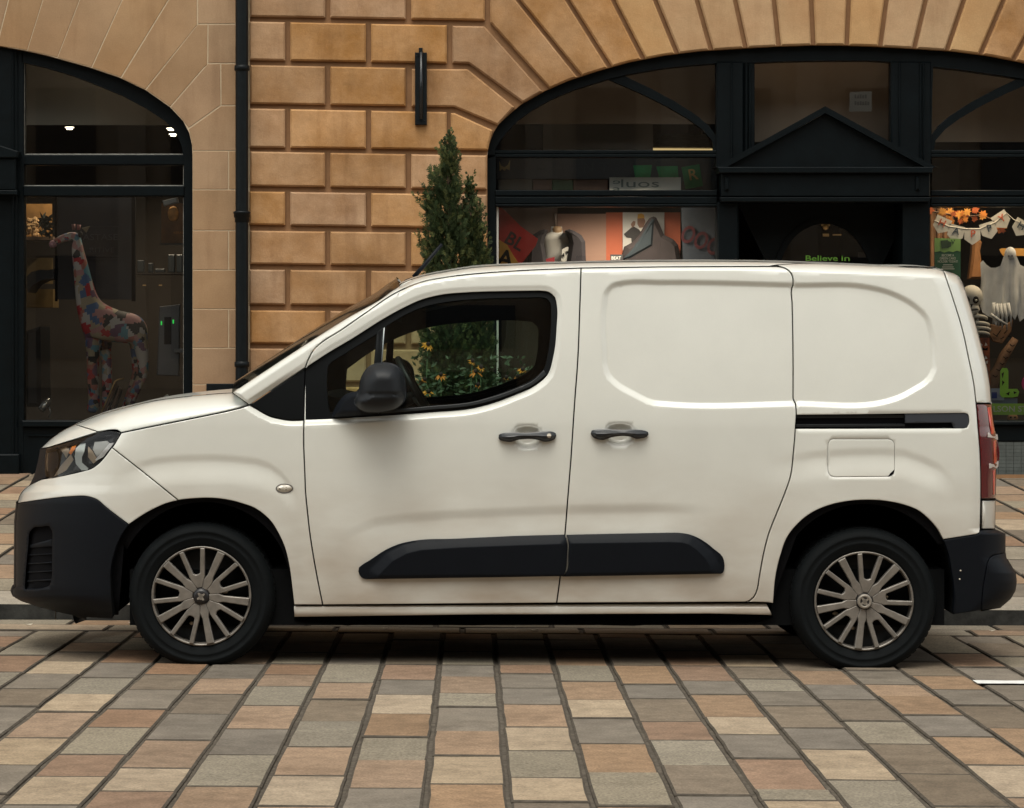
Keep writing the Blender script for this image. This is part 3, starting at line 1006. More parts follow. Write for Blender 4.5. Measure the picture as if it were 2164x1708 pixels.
RUBBER = mat("tyre_rubber", (0.0035, 0.0048, 0.0055), 0.75, spec=0.14, var=0.2, vscale=9)
GAP = mat("panel_gap", (0.004, 0.004, 0.005), 0.9, spec=0.1)
TRIM = mat("window_trim", (0.0030, 0.0042, 0.005), 0.4, spec=.2)
VGLASS = glass("van_glass", (0.72, 0.86, 0.79), 1.62)

def area(poly):
    return 0.5 * sum(poly[i][0] * poly[(i + 1) % len(poly)][1] - poly[(i + 1) % len(poly)][0] * poly[i][1] for i in range(len(poly)))

# ---- measured outlines (picture positions)
ROOF = [(843, 601), (876, 588), (903, 581), (941, 574), (991, 566), (1082, 560), (1230, 555), (1400, 552), (1560, 552), (1731, 556), (1873, 562), (1978, 567), (1995, 571)]
PIL = [(490, 830), (541, 796), (600, 757), (671, 711), (740, 668), (800, 635), (843, 607), (861, 603)]
topx = np.array([p[0] for p in PIL[:-1]] + [p[0] for p in ROOF[1:]] + [2008, 2026, 2036])
topy = np.array([p[1] for p in PIL[:-1]] + [p[1] for p in ROOF[1:]] + [575, 583, 601])
REAR = [(571, 2003), (583, 2026), (601, 2036), (638, 2048), (688, 2063), (738, 2076), (778, 2086), (821, 2093), (852, 2095.5), (870, 2098), (904, 2102), (921, 2106), (984, 2108), (1054, 2105), (1120, 2103), (1128, 2125),
        (1166, 2125), (1179, 2127), (1196, 2138), (1211, 2147), (1229, 2149), (1249, 2146), (1266, 2136), (1285, 2114), (1300, 2100)]
FRONT = [(835, 440), (846, 330), (861, 264), (876, 212), (889, 182), (899, 155), (909, 135), (926, 110), (948, 85), (975, 80), (1005, 72), (1026, 62), (1040, 46), (1064, 37), (1104, 33), (1240, 33), (1244, 26), (1262, 30), (1272, 45), (1282, 80), (1293, 120), (1305, 170)]
WINOUT = loop(spline([(527, 856), (560, 834), (591, 813), (645, 777), (691, 747), (748, 713), (803, 678), (851, 651), (891, 633), (931, 623), (991, 617.5), (1082, 615), (1140, 614)]),
              spline([(1140, 614), (1160, 617), (1173, 628), (1177, 645), (1176.5, 693), (1170, 752), (1157, 793), (1129, 817), (1091, 834), (1050, 850), (1003, 863), (909, 872), (800, 880), (642, 888), (610, 888.5), (590, 885), (573, 881), (556, 873), (541, 864), (527, 856)]))
REC_IN = loop(spline([(1284, 768), (1284, 640), (1287, 622), (1299, 609), (1316, 605), (1400, 603.5), (1678, 609), (1836, 614), (1863, 620), (1898, 633), (1931, 653), (1951, 673), (1961, 703), (1967, 746), (1968, 778)]),
              spline([(1968, 778), (1961, 793), (1923, 821), (1893, 836), (1873, 842), (1678, 847), (1412, 848), (1381, 845), (1343, 828), (1306, 806), (1292, 792), (1284, 768)]))
CR_F = [(200, 1010), (250, 988), (287, 974), (325, 964), (375, 959), (437, 957), (487, 959), (541, 965), (571, 975), (596, 993), (613, 1014), (630, 1040)]
CR_R = [(1560, 972), (1620, 964), (1681, 956), (1723, 949), (1798, 944), (1861, 943), (1911, 946), (1948, 959), (1986, 976), (2011, 999), (2030, 1030)]
CR_D = [(690, 1150), (716, 1128), (741, 1112), (791, 1090), (841, 1083), (966, 1074), (1082, 1069), (1199, 1064), (1364, 1061), (1482, 1062), (1560, 1064)]

def ins(poly, d):
    """Inset (negative: outset) a closed outline, keeping its order."""
    if area(poly) > 0:
        return [(p.x, p.y) for p in inset2([Vector(q) for q in poly], d)]
    return list(reversed([(p.x, p.y) for p in inset2([Vector(q) for q in reversed(poly)], d)]))

def ell(q):
    q = np.clip(q, 0, 1)
    return 1 - np.sqrt(np.maximum(0, 1 - (1 - q) ** 2))

def crease(px, py, cv, band, back, amp, x0, x1, x2, x3, drop=0.0):
    cy = np.interp(px, [p[0] for p in cv], [p[1] for p in cv])
    s = py - cy
    a = amp * sstep(0, band, s) - (amp + drop) * sstep(band * 0.8, back, s)
    return a * sstep(x0, x1, px) * (1 - sstep(x2, x3, px))

def S(px, py):
    """Depth of the body side behind its widest plane."""
    px = np.asarray(px, float); py = np.asarray(py, float)
    t = np.clip((900 - py) / 340, 0, 1.1)
    off = 0.010 * t + 0.085 * t ** 1.5
    lo = np.clip((py - 1010) / 290, 0, 1.2)
    off = off + 0.035 * lo ** 2
    # rounded roof edge and windscreen pillar
    ty = np.interp(px, topx, topy)
    h = np.where(px < 843, 17.0, 21.0)
    amt = np.where(px < 843, 0.06, 0.20)
    off = off + np.where(px > 470, amt * ell((py - ty) / h), 0)
    # nose and tail in plan
    fx = np.interp(py, [p[0] for p in FRONT], [p[1] for p in FRONT])
    w = np.maximum(330 - fx, 70)
    off = off + 0.62 * ell((px - fx) / w) * (py > 830) + 0.03 * np.clip((520 - px) / 500, 0, 1) ** 2
    rx = np.interp(py, [p[0] for p in REAR], [p[1] for p in REAR])
    off = off + 0.17 * ell((rx - px) / 62.0) + 0.02 * np.clip((px - 1800) / 300, 0, 1) ** 2
    # ledge round the side window
    dw = seg_dist(px, py, WINOUT)
    inside = in_poly(px, py, WINOUT)
    led = np.where(inside, 1.0, 1 - sstep(0, 13, dw))
    wgt = 0.35 + 0.65 * sstep(770, 840, py)
    off = off + 0.020 * led * wgt
    # pressed blank where a rear window would be
    di = seg_dist(px, py, REC_IN)
    inr = in_poly(px, py, REC_IN)
    off = off + 0.016 * np.where(inr, 1.0, 1 - sstep(-1.5, 14.0, np.where(inr, 0, di)))
    # soft creases over wheels and along the doors
    off = off + crease(px, py, CR_F, 20, 70, 0.0055, 230, 330, 600, 640, 0.010)
    off = off + crease(px, py, CR_R, 22, 72, 0.0055, 1600, 1760, 1960, 2030, 0.010)
    off = off + crease(px, py, CR_D, 26, 84, 0.0065, 700, 830, 1390, 1530, 0.004)
    # shoulder above the recess
    ps = np.clip((py - ty - 22) / 22, 0, 1)
    return off

def ray(px, py, off):
    px = np.asarray(px, float); py = np.asarray(py, float)
    Y = YV + off
    return np.stack([(px - CX) * Y / F, Y, HC - (py - CY) * Y / F], -1)

def fine_mask(px, py):
    m = np.zeros(px.shape, bool)
    d = seg_dist(px, py, REC_IN); inr = in_poly(px, py, REC_IN)
    m |= (d < 18) & (~inr | (d < 5))
    d = seg_dist(px, py, WINOUT); m |= d < 18
    for cv, b in ((CR_F, 72), (CR_R, 75), (CR_D, 86)):
        cy = np.interp(px, [p[0] for p in cv], [p[1] for p in cv])
        m |= (py - cy > -4) & (py - cy < 30) & (px > cv[0][0]) & (px < cv[-1][0])
    ty = np.interp(px, topx, topy)
    m |= (py - ty < 24) & (px > 470)
    rx = np.interp(py, [p[0] for p in REAR], [p[1] for p in REAR])
    m |= rx - px < 64
    fx = np.interp(py, [p[0] for p in FRONT], [p[1] for p in FRONT])
    m |= px - fx < 60
    return m


RINGS = [(REC_IN, (-1.5, 2, 5, 8, 11, 14)), (WINOUT, (2.5, 6, 9.5, 13))]
def panel(name, outline, m, parent=None, dfn=S, extra=0.0, inset=1.5, skirt=0.025, step=11.0, fstep=4.5, holes=(), bev=2.2, tilt=0.55, mirror=True, label=None, fine=True, far_parent=None, rings=None):
    """A pressed panel: measured outline, surface from dfn, folded edge. Adds its twin on the far side."""
    parent = parent or van
    poly = [Vector(p) for p in outline]
    if area(outline) < 0:
        poly.reverse()
    if inset:
        poly = inset2(poly, inset)
    ring0 = [(p.x, p.y) for p in poly]
    ring1 = [(p.x, p.y) for p in inset2(poly, bev)] if bev else []
    xs = [p[0] for p in ring0]; ys = [p[1] for p in ring0]
    pts = []
    gx, gy = np.meshgrid(np.arange(min(xs), max(xs), fstep), np.arange(min(ys), max(ys), fstep))
    k = int(round(step / fstep))
    gi, gj = np.meshgrid(np.arange(gx.shape[1]), np.arange(gx.shape[0]))
    gx = gx + (gj % 2) * fstep * 0.5
    gx, gy, gi, gj = gx.ravel(), gy.ravel(), gi.ravel(), gj.ravel()
    keep = in_poly(gx, gy, ring0)
    gx, gy, gi, gj = gx[keep], gy[keep], gi[keep], gj[keep]
    fm = fine_mask(gx, gy) if fine else np.zeros(gx.shape, bool)
    keep = fm | ((gi % k == 0) & (gj % k == 0))
    gx, gy = gx[keep], gy[keep]
    dist = seg_dist(gx, gy, ring0)
    keep = dist > (bev + 2.0 if bev else 2.5)
    for hpoly in holes:
        keep &= ~in_poly(gx, gy, hpoly) & (seg_dist(gx, gy, hpoly) > 2.5)
    gx, gy = gx[keep], gy[keep]
    # rows of points that follow the pressed edges
    for base_, ds in (rings if rings is not None else RINGS if fine else []):
        lo_d, hi_d = min(ds), max(ds)
        dd = seg_dist(gx, gy, base_); sg = np.where(in_poly(gx, gy, base_), -dd, dd)
        k2 = (sg < lo_d - 2.2) | (sg > hi_d + 2.2)
        gx, gy = gx[k2], gy[k2]
        for q_ in ds:
            rp = np.array(loop(line(*(ins(base_, -q_) + [ins(base_, -q_)[0]]), seg=5.0)))
            ok_ = in_poly(rp[:, 0], rp[:, 1], ring0) & (seg_dist(rp[:, 0], rp[:, 1], ring0) > (bev + 1.6 if bev else 2.0))
            d2 = seg_dist(rp[:, 0], rp[:, 1], base_)
            ok_ &= np.abs(d2 - abs(q_)) < 0.8
            for hpoly in holes:
                ok_ &= ~in_poly(rp[:, 0], rp[:, 1], hpoly) & (seg_dist(rp[:, 0], rp[:, 1], hpoly) > 2.0)
            gx = np.concatenate([gx, rp[ok_, 0]]); gy = np.concatenate([gy, rp[ok_, 1]])
    rngj = np.random.RandomState(3)
    gx = gx + rngj.uniform(-.05, .05, gx.shape); gy = gy + rngj.uniform(-.05, .05, gy.shape)
    n0 = len(ring0)
    V = ring0 + ring1
    E = [(i, (i + 1) % n0) for i in range(n0)]
    hr = []
    for hpoly in holes:
        b = len(V); hh = len(hpoly)
        V = V + list(hpoly)
        E += [(b + i, b + (i + 1) % hh) for i in range(hh)]
    V = V + list(zip(gx.tolist(), gy.tolist()))
    ov, oe, of, _, _, _ = delaunay_2d_cdt([Vector(p) for p in V], E, [], 0, 1e-3)
    co = np.array([(v.x, v.y) for v in ov])
    fa = np.array([tuple(f) for f in of])
    cen = co[fa].mean(axis=1)
    ok = in_poly(cen[:, 0], cen[:, 1], ring0)
    for hpoly in holes:
        ok &= ~in_poly(cen[:, 0], cen[:, 1], list(hpoly))
    fa = fa[ok]
    d = lambda a, b: dfn(a, b) + extra
    px, py = co[:, 0], co[:, 1]
    p3 = ray(px, py, d(px, py))
    e = 1.2
    du = ray(px + e, py, d(px + e, py)) - ray(px - e, py, d(px - e, py))
    dv = ray(px, py + e, d(px, py + e)) - ray(px, py - e, d(px, py - e))
    nrm = np.cross(dv, du)
    nrm /= np.maximum(1e-9, np.linalg.norm(nrm, axis=1))[:, None]
    nrm[nrm[:, 1] > 0] *= -1
    # boundary edges from the kept faces
    cnt = {}
    for f in fa:
        for a, b in ((f[0], f[1]), (f[1], f[2]), (f[2], f[0])):
            cnt[(a, b)] = cnt.get((a, b), 0) + 1
    bed = [(a, b) for (a, b) in cnt if (b, a) not in cnt]
    # make every face look towards the street
    a2 = (co[fa[:, 1], 0] - co[fa[:, 0], 0]) * (co[fa[:, 2], 1] - co[fa[:, 0], 1]) - (co[fa[:, 2], 0] - co[fa[:, 0], 0]) * (co[fa[:, 1], 1] - co[fa[:, 0], 1])
    faces = [tuple(f) if s < 0 else tuple(f[::-1]) for f, s in zip(fa.tolist(), a2)]
    if sum(1 for s in a2 if s > 0) * 2 > len(a2):
        pass
    verts = p3.tolist()
    normals = nrm.copy()
    bset = {}
    outw = {}
    for a, b in bed:
        ex, ey = co[b] - co[a]
        L = math.hypot(ex, ey) or 1
        for q in (a, b):
            outw.setdefault(q, np.zeros(2))
        c = co[[a, b]].mean(axis=0)
        nx_, ny_ = ey / L, -ex / L
        # outward test
        if in_poly(np.array([c[0] + nx_ * .4]), np.array([c[1] + ny_ * .4]), ring0)[0] and not any(in_poly(np.array([c[0] + nx_ * .4]), np.array([c[1] + ny_ * .4]), list(hh))[0] for hh in holes):
            nx_, ny_ = -nx_, -ny_
        outw[a] += (nx_, ny_); outw[b] += (nx_, ny_)
    back = {}
    for q, w in outw.items():
        w = w / max(1e-6, np.linalg.norm(w))
        tn = normals[q] + tilt * np.array([w[0], 0, -w[1]])
        normals[q] = tn / np.linalg.norm(tn)
        back[q] = len(verts)
        b3 = p3[q] + np.array([0, skirt, 0])
        verts.append(b3.tolist())
    nn = list(normals)
    for q in back:
        w = outw[q] / max(1e-6, np.linalg.norm(outw[q]))
        nn.append(np.array([w[0], 0.05, -w[1]]))
    sk = []
    sfaces = []
    for a, b in bed:
        # separate front copies keep the fold crisp
        sfaces.append((a, b, back[b], back[a]))
    v = np.array(verts) - VO
    me = bpy.data.meshes.new(name)
    me.from_pydata(v.tolist(), [], faces + sfaces)
    me.shade_smooth()
    me.materials.append(m)
    ln = []
    nf = len(faces)
    for pi, poly_ in enumerate(me.polygons):
        for vi in poly_.vertices:
            if pi < nf:
                ln.append(nn[vi])
            else:
                q = vi
                if q in outw:
                    w = outw[q] / max(1e-6, np.linalg.norm(outw[q]))
                    ln.append(np.array([w[0], -0.2, -w[1]]))
                else:
                    ln.append(nn[q])
    ln = np.array(ln); ln /= np.maximum(1e-9, np.linalg.norm(ln, axis=1))[:, None]
    me.normals_split_custom_set(ln.tolist())
    o = bpy.data.objects.new(name, me)
    COL.objects.link(o)
    o.parent = parent
    if label: o['label'] = label
    if mirror:
        twin(o, far_parent or van)
    return o

TW = {}
def twin(o, parent=None):
    """The same part on the far side of the van."""
    t = o.copy()
    COL.objects.link(t)
    t.parent = parent or TW.get(o.parent) or van
    if t.parent is van:
        t.scale = (1, -1, 1)
    TW[o] = t
    return t

# ---- shared edges
roof_curve = spline(ROOF, 7)
pil_curve = spline(PIL, 7)
door_top = spline([(645, 777), (651, 761), (662, 741), (681, 723), (716, 701), (766, 666), (841, 616.5), (891, 596), (941, 586), (991, 580), (1082, 573), (1228, 566.5)], 7)
pillar_b = spline([(1228, 566.5), (1225, 660), (1221, 762), (1214.5, 850), (1207, 964), (1199, 1066), (1193.5, 1135), (1184, 1218), (1176.5, 1275)], 8)
door_front = spline([(642, 888), (642, 949), (644, 994), (646, 1044), (650, 1084), (655, 1129), (662, 1174), (670, 1219), (682, 1279)], 8)
slide_top = line((1228, 566.5), (1400, 564), (1625, 563)) + spline([(1625, 563), (1648, 564), (1663, 569), (1672, 578), (1676, 590), (1676, 603)], 5)
slide_rear = spline([(1676, 603), (1673.5, 609), (1674, 640), (1675, 683), (1676, 760), (1676, 843)], 8) + spline([(1676, 843), (1681, 853), (1682.5, 866), (1681, 904), (1677, 954), (1670, 1009), (1658, 1044), (1641, 1086), (1624, 1130), (1613, 1174), (1604, 1224), (1600, 1247), (1593, 1262), (1584, 1270), (1575, 1273)], 7)
arch_f = spline([(621, 1279), (616, 1236), (611, 1199), (601, 1157), (586, 1124), (571, 1101), (555, 1086), (537, 1074), (515, 1066), (490, 1059), (450, 1053.5), (415, 1054), (377, 1058), (350, 1065), (325, 1076), (300, 1090), (285, 1100), (272, 1109)], 6)
arch_f2 = spline([(272, 1109), (255, 1136), (243, 1169), (236, 1204), (236, 1240), (240, 1302)], 6)
arch_r = spline([(1993, 1141), (1981, 1119), (1963, 1098), (1941, 1080), (1911, 1068), (1873, 1060), (1828, 1057.5), (1786, 1061), (1748, 1070), (1713, 1086), (1686, 1108), (1664, 1136), (1651, 1171), (1641, 1211), (1635, 1271), (1633, 1300)], 6)
arch_r2 = spline([(1994, 1141), (2003, 1166), (2011, 1206), (2017, 1259), (2014, 1299)], 6)
tail_seam = spline([(1994, 571), (2013, 628), (2033, 693), (2048, 761), (2058, 811), (2063, 853), (2067, 904), (2071, 954), (2073, 1054), (2071.5, 1120)], 8)
bon_low = spline([(256, 915), (310, 904), (365, 893), (420, 882), (490, 867), (515, 860.5), (527, 856)], 7)
bon_top = spline([(157, 898), (182, 887), (212, 875.5), (264, 861), (330, 846), (382, 839), (436, 833.5), (470, 831), (490, 830)], 7)
bump_seam = line((236, 946), (300, 996), (345, 1032), (377, 1058))
black_top = spline([(272, 1109), (245, 1089), (222, 1071), (205, 1056.5), (185, 1050), (150, 1050), (100, 1055), (37, 1064)], 6)
lamp_out = loop(spline([(97, 948), (120, 941), (165, 928), (207, 914.5), (238, 911), (255, 915)], 5), spline([(255, 915), (240, 942), (222, 965), (207, 981), (192, 991), (175, 996), (145, 1003), (112, 1010), (97, 1008), (94, 985), (95, 965), (97, 948)], 5))
rv_ = lambda a: list(reversed(a))

def bowl_pts(cx, cy):
    return loop(spline([(cx - 31, cy - 2), (cx - 26, cy - 17), (cx - 14, cy - 22.5), (cx, cy - 24), (cx + 14, cy - 22.5), (cx + 26, cy - 17), (cx + 31, cy - 2)], 4), spline([(cx + 31, cy - 2), (cx + 27, cy + 14), (cx + 14, cy + 24), (cx, cy + 26.5), (cx - 14, cy + 24), (cx - 27, cy + 14), (cx - 31, cy - 2)], 4))
# ---- body panels
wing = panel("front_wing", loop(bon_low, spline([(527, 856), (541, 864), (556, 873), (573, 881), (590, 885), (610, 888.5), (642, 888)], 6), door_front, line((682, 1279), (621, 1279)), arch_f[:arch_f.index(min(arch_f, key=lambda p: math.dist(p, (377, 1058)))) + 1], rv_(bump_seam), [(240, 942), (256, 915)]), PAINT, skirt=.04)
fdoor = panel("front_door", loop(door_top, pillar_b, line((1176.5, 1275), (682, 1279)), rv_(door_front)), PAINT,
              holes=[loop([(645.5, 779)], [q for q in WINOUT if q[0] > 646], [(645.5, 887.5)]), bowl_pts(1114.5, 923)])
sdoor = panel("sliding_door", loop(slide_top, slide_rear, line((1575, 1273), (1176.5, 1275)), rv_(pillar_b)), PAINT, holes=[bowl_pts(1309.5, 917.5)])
# panel behind the sliding door: the rail slot is an opening in it
rail_slot = loop(line((1681.5, 876.5), (1800, 875.5), (1913, 874), (2038, 872.5)), spline([(2038, 872.5), (2045, 874.5), (2048, 882), (2047.5, 897), (2044, 904), (2036, 906)], 4), line((2036, 906), (1810, 907), (1680, 907)))
flap_o = loop(spline([(1749, 944), (1751, 934), (1757, 928.5), (1768, 928)], 4), line((1768, 928), (1872, 928)), spline([(1872, 928), (1883, 929), (1889, 935), (1891, 946)], 4), line((1891, 946), (1891, 990)), spline([(1891, 990), (1889, 1000), (1883, 1006), (1873, 1008)], 4), line((1873, 1008), (1766, 1009)), spline([(1766, 1009), (1755, 1006), (1750, 998), (1749, 988)], 4))
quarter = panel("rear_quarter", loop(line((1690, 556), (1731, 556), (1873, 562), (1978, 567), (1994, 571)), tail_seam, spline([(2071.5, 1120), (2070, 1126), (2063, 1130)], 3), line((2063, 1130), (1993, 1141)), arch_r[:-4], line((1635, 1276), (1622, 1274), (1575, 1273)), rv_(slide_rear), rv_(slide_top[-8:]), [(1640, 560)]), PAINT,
                holes=[rail_slot, flap_o], skirt=.035)
side_frame = panel("roof_side", loop(pil_curve[:-3], [(843, 604)], roof_curve[1:], [(1994, 571), (1978, 567.5), (1873, 562.5), (1731, 557), (1690, 557), (1640, 560.5)], line((1625, 563), (1400, 564), (1228, 566.5)), rv_(door_top), rv_([q for q in WINOUT if q[0] <= 645 and q[1] < 858 and q[1] <= 857 and (q[1] < 778 + (645 - q[0]) * .7 + 2)]) ), PAINT, inset=1.2)
flap = panel("fuel_flap", [q for q in flap_o], PAINT, inset=1.0, holes=[], step=8)
notch = panel("flap_finger_notch", spline([(1877, 1007), (1881, 1001), (1885, 997), (1890, 993)], 3) + spline([(1890, 993), (1889, 1000), (1884, 1005), (1877, 1007)], 3)[1:-1], GAP, parent=flap, extra=-.002, inset=0, bev=0, skirt=.004, fine=False, mirror=False)

def bon_off(px, py):
    px = np.asarray(px, float); py = np.asarray(py, float)
    sil = np.interp(px, [p[0] for p in bon_top], [p[1] for p in bon_top])
    sh = np.interp(px, [157, 207, 240, 256, 310, 420, 490, 527], [898.5, 913, 910, 915, 904, 882, 867, 856])
    q = (py - sil) / np.maximum(sh - sil, 6)
    base = 0.055 + 0.22 * np.clip((330 - px) / 180, 0, 1) ** 1.6 + 0.02
    b = base + 0.30 * ell(np.clip(q, 0, 1)) * np.clip((sh - sil) / 30, 0.05, 1)
    k = sstep(165, 330, px)
    return b * k + S(px, np.minimum(py, 2000)) * (1 - k)
bonnet = panel("bonnet", loop(bon_top, line((490, 830), (510, 843), (527, 856)), rv_(bon_low), spline([(256, 915), (248, 909.5), (238, 909), (207, 913)], 5), line((207, 913), (182, 905), (157, 898))), PAINT, dfn=bon_off, fine=False, step=6, fstep=6, mirror=False)
nose = panel("nose_panel", loop(spline([(85, 948), (110, 926), (135, 909), (157, 898)], 5), line((157, 898), (182, 905), (207, 913)), spline([(207, 913), (165, 926), (120, 940), (100, 946), (85, 948)], 5)), PAINT, inset=1.0, step=6, fstep=4)
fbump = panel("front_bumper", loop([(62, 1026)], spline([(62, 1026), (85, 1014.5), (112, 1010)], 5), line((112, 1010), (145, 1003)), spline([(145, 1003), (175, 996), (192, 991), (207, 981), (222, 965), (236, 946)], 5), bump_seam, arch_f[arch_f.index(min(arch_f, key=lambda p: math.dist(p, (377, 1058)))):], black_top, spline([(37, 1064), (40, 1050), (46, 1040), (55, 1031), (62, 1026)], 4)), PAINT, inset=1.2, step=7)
vent = loop(spline([(60, 1150), (63, 1125), (70, 1116), (90, 1113), (104, 1112), (109, 1120), (110, 1150), (110, 1190), (109, 1222), (104, 1238), (92, 1243), (52, 1246)], 5), line((52, 1246), (55, 1200), (60, 1150)))
lowb = panel("lower_bumper", loop(rv_(black_top), arch_f2, line((240, 1302), (236, 1309), (170, 1304), (157, 1301)), spline([(157, 1301), (120, 1293), (80, 1282), (45, 1271), (30, 1262), (26, 1252), (27, 1244), (33, 1240)], 5), line((33, 1240), (33, 1180), (33, 1104), (37, 1064))), PLAST, inset=0.8, holes=[vent], extra=-0.008, skirt=.05)
# shapes inside the bumper's air intake
vb = panel("vent_recess", vent, GAP, parent=lowb, extra=.05, inset=-3, bev=0, skirt=.001, fine=False, mirror=False)
for y0, y1, dx in ((1146, 1158, 6), (1170, 1174.5, 3), (1188, 1193, 2), (1206, 1211, 1), (1224, 1230, 0)):
    panel("vent_slat", [(56 + dx, y1), (57 + dx, y1 - (y1 - y0) * .5), (109, y0 - (6 if y0 < 1150 else 0)), (110, y1 - 3)], PLAST, parent=lowb, extra=.012, inset=0, bev=1.2, skirt=.04, fine=False, step=6, fstep=6, mirror=False)
grille = panel("grille_end", loop(line((85, 948), (98, 948)), spline([(98, 948), (94, 985), (98, 1010)], 5), spline([(98, 1010), (85, 1014), (62, 1026)], 5), spline([(62, 1026), (72, 1005), (80, 975), (85, 948)], 5)), PLAST, extra=.015, inset=0, fine=False, step=6, fstep=5)
skirtflap = panel("air_flap", [(153, 1298), (181, 1303), (181, 1311), (160, 1318.5), (156, 1312)], PLAST, extra=.02, inset=0, bev=1, skirt=.02, fine=False, mirror=True)

# headlamp
lens = panel("headlamp", lamp_out, mat("lamp_housing", (.018, .018, .02), .25), extra=.055, inset=0.3, bev=0, fine=False, step=8, fstep=8, skirt=.004)
CH = mat("lamp_chrome", (.62, .64, .66), .16, metal=1.0)
CHW = mat("lamp_dull_chrome", (.42, .32, .22), .3, metal=0.2)
sub = lambda n, q, m, ex, **k: panel(n, q, m, parent=lens, extra=ex, inset=0, bev=0.8, tilt=.2, skirt=.012, fine=False, step=7, fstep=7, far_parent=TW.get(lens), **k)
sub("daytime_light", [(231, 937), (241, 936), (218, 966), (203, 974), (201, 972)], mat("lamp_white", (.90, .91, .91), .25), .012)
sub("reflector", [(170, 938), (181, 937), (178, 955), (173, 966), (173, 978), (187, 990), (184, 994), (172, 994), (160, 980), (158, 965), (160, 948)], mat("lamp_silver", (.60, .66, .63), .2), .022)
sub("reflector", [(122, 945), (140, 941), (147, 952), (140, 968), (134, 958)], CHW, .025)
sub("reflector", [(150, 960), (155, 972), (140, 994), (126, 1002), (114, 1007), (128, 985)], CHW, .024)
sub("indicator_bulb", [(152, 944), (162, 939), (158, 950), (150, 961), (145, 958)], mat("amber", (.75, .22, .03), .25), .020)
sub("reflector", [(186, 944), (196, 955), (207, 972), (197, 980), (186, 966)], CHW, .024)
sub("reflector", [(200, 934), (226, 932), (232, 937), (205, 968), (196, 950)], mat("lamp_grey", (.45, .46, .44), .2), .032)
pj = [(107 + 17 * math.cos(t) , 972 + 26 * math.sin(t)) for t in np.linspace(0, 2 * math.pi, 20, endpoint=False)]
sub("projector_lens", pj, mat("projector", (.02, .024, .03), .06, spec=.9), .030)
sub("lamp_bezel", loop(spline([(97, 950), (120, 943), (165, 930), (207, 916.5), (238, 913), (253, 916)], 5), spline([(250, 921), (238, 919), (207, 925), (165, 938), (122, 949), (98, 957)], 5)), GAP, .008)
lenso = panel("lens_cover", lamp_out, glass("lamp_glass", (.97, .97, .97), 1.36), parent=lens, extra=.002, inset=0.6, bev=0, tilt=0, fine=False, step=8, fstep=8, skirt=.006, far_parent=TW.get(lens))

# roof, windscreen, tailgate, front and rear faces: lofts between the two sides
def loft(name, curve, offs, m, crown=0.02, cdir=(0, 0, 1), k=14, inset=0.0, smooth=True):
    a = np.array([ray(p[0], p[1], o) for p, o in zip(curve, offs)]) - VO
    b = a * np.array([1, -1, 1])
    cd = np.array(cdir)
    v = []
    for i in range(k + 1):
        t = i / k
        v.append(a + (b - a) * t + cd * (crown * 4 * t * (1 - t)))
    n = len(curve)
    v = np.concatenate(v)
    f = [(i * n + j, i * n + j + 1, (i + 1) * n + j + 1, (i + 1) * n + j) for i in range(k) for j in range(n - 1)]
    return mesh_obj(name, v + VO, f, m, van, smooth)
rc = [p for p in roof_curve]
loft("roof", rc, [float(S(p[0], p[1] + .4)) - .004 for p in rc], PAINT, 0.018)
WS = glass("windscreen_glass", (0.42, 0.46, 0.44), 1.45, .06)
pc = pil_curve[:-2]
loft("windscreen", pc + [(846, 602.5)], [float(S(p[0], p[1] + .5)) for p in pc] + [float(S(846, 603))], WS, 0.055, (-.55, 0, .83))
loft("windscreen_seal", [(p[0], p[1] + .6) for p in pc], [float(S(p[0], p[1] + 1)) + .004 for p in pc], TRIM, 0.0, k=2) if False else None
bt = [p for p in bon_top]
loft("bonnet_top", bt, [float(bon_off(p[0], p[1] + .2)) - .002 for p in bt], PAINT, 0.006, (-.2, 0, 1))
nz = spline([(85, 948), (110, 926), (135, 909), (157, 898)], 6)
loft("nose_top", nz, [float(S(p[0], p[1])) for p in nz], PAINT, 0.008, (-1, 0, .1))
gr = spline([(62, 1026), (72, 1005), (80, 975), (85, 948)], 6)
loft("grille", gr, [float(S(p[0], p[1])) + .015 for p in gr], PLAST, 0.01, (-1, 0, 0))
fb = spline([(37, 1064), (40, 1050), (46, 1040), (55, 1031), (62, 1026)], 4)
loft("bumper_face", fb, [float(S(p[0], p[1])) for p in fb], PAINT, 0.015, (-1, 0, 0))
lb_ = line((157, 1301), (120, 1293), (80, 1282), (45, 1271), (30, 1262), (26, 1252), (27, 1244), (33, 1240), (33, 1180), (33, 1104), (37, 1064))
loft("lower_bumper_face", lb_, [float(S(p[0], p[1])) - .008 for p in lb_], PLAST, 0.03, (-1, 0, 0))
tg = [(1994, 571), (2008, 575), (2026, 583), (2036, 601), (2048, 638), (2063, 688), (2076, 738), (2086, 778), (2093, 821), (2095, 853)]
loft("tailgate", tg + [(2096, 853), (2102, 904), (2106, 960), (2104, 1054), (2103, 1120)], [float(S(p[0] - .5, p[1])) for p in tg] + [.19] * 5, PAINT, 0.012, (1, 0, 0))
rbx = [(2103, 1121), (2125, 1128), (2125, 1166), (2127, 1179), (2138, 1196), (2147, 1211), (2149, 1229), (2146, 1249), (2136, 1266), (2114, 1285), (2074, 1292)]
loft("rear_bumper_face", rbx, [.19] * len(rbx), PLAST, 0.012, (1, 0, 0))
# little fin at the end of the roof
loft("roof_spoiler", [(1960, 566.5), (1976, 562.5), (1979, 565.5), (1983, 569)], [.30, .30, .29, .29], PAINT, 0.0)

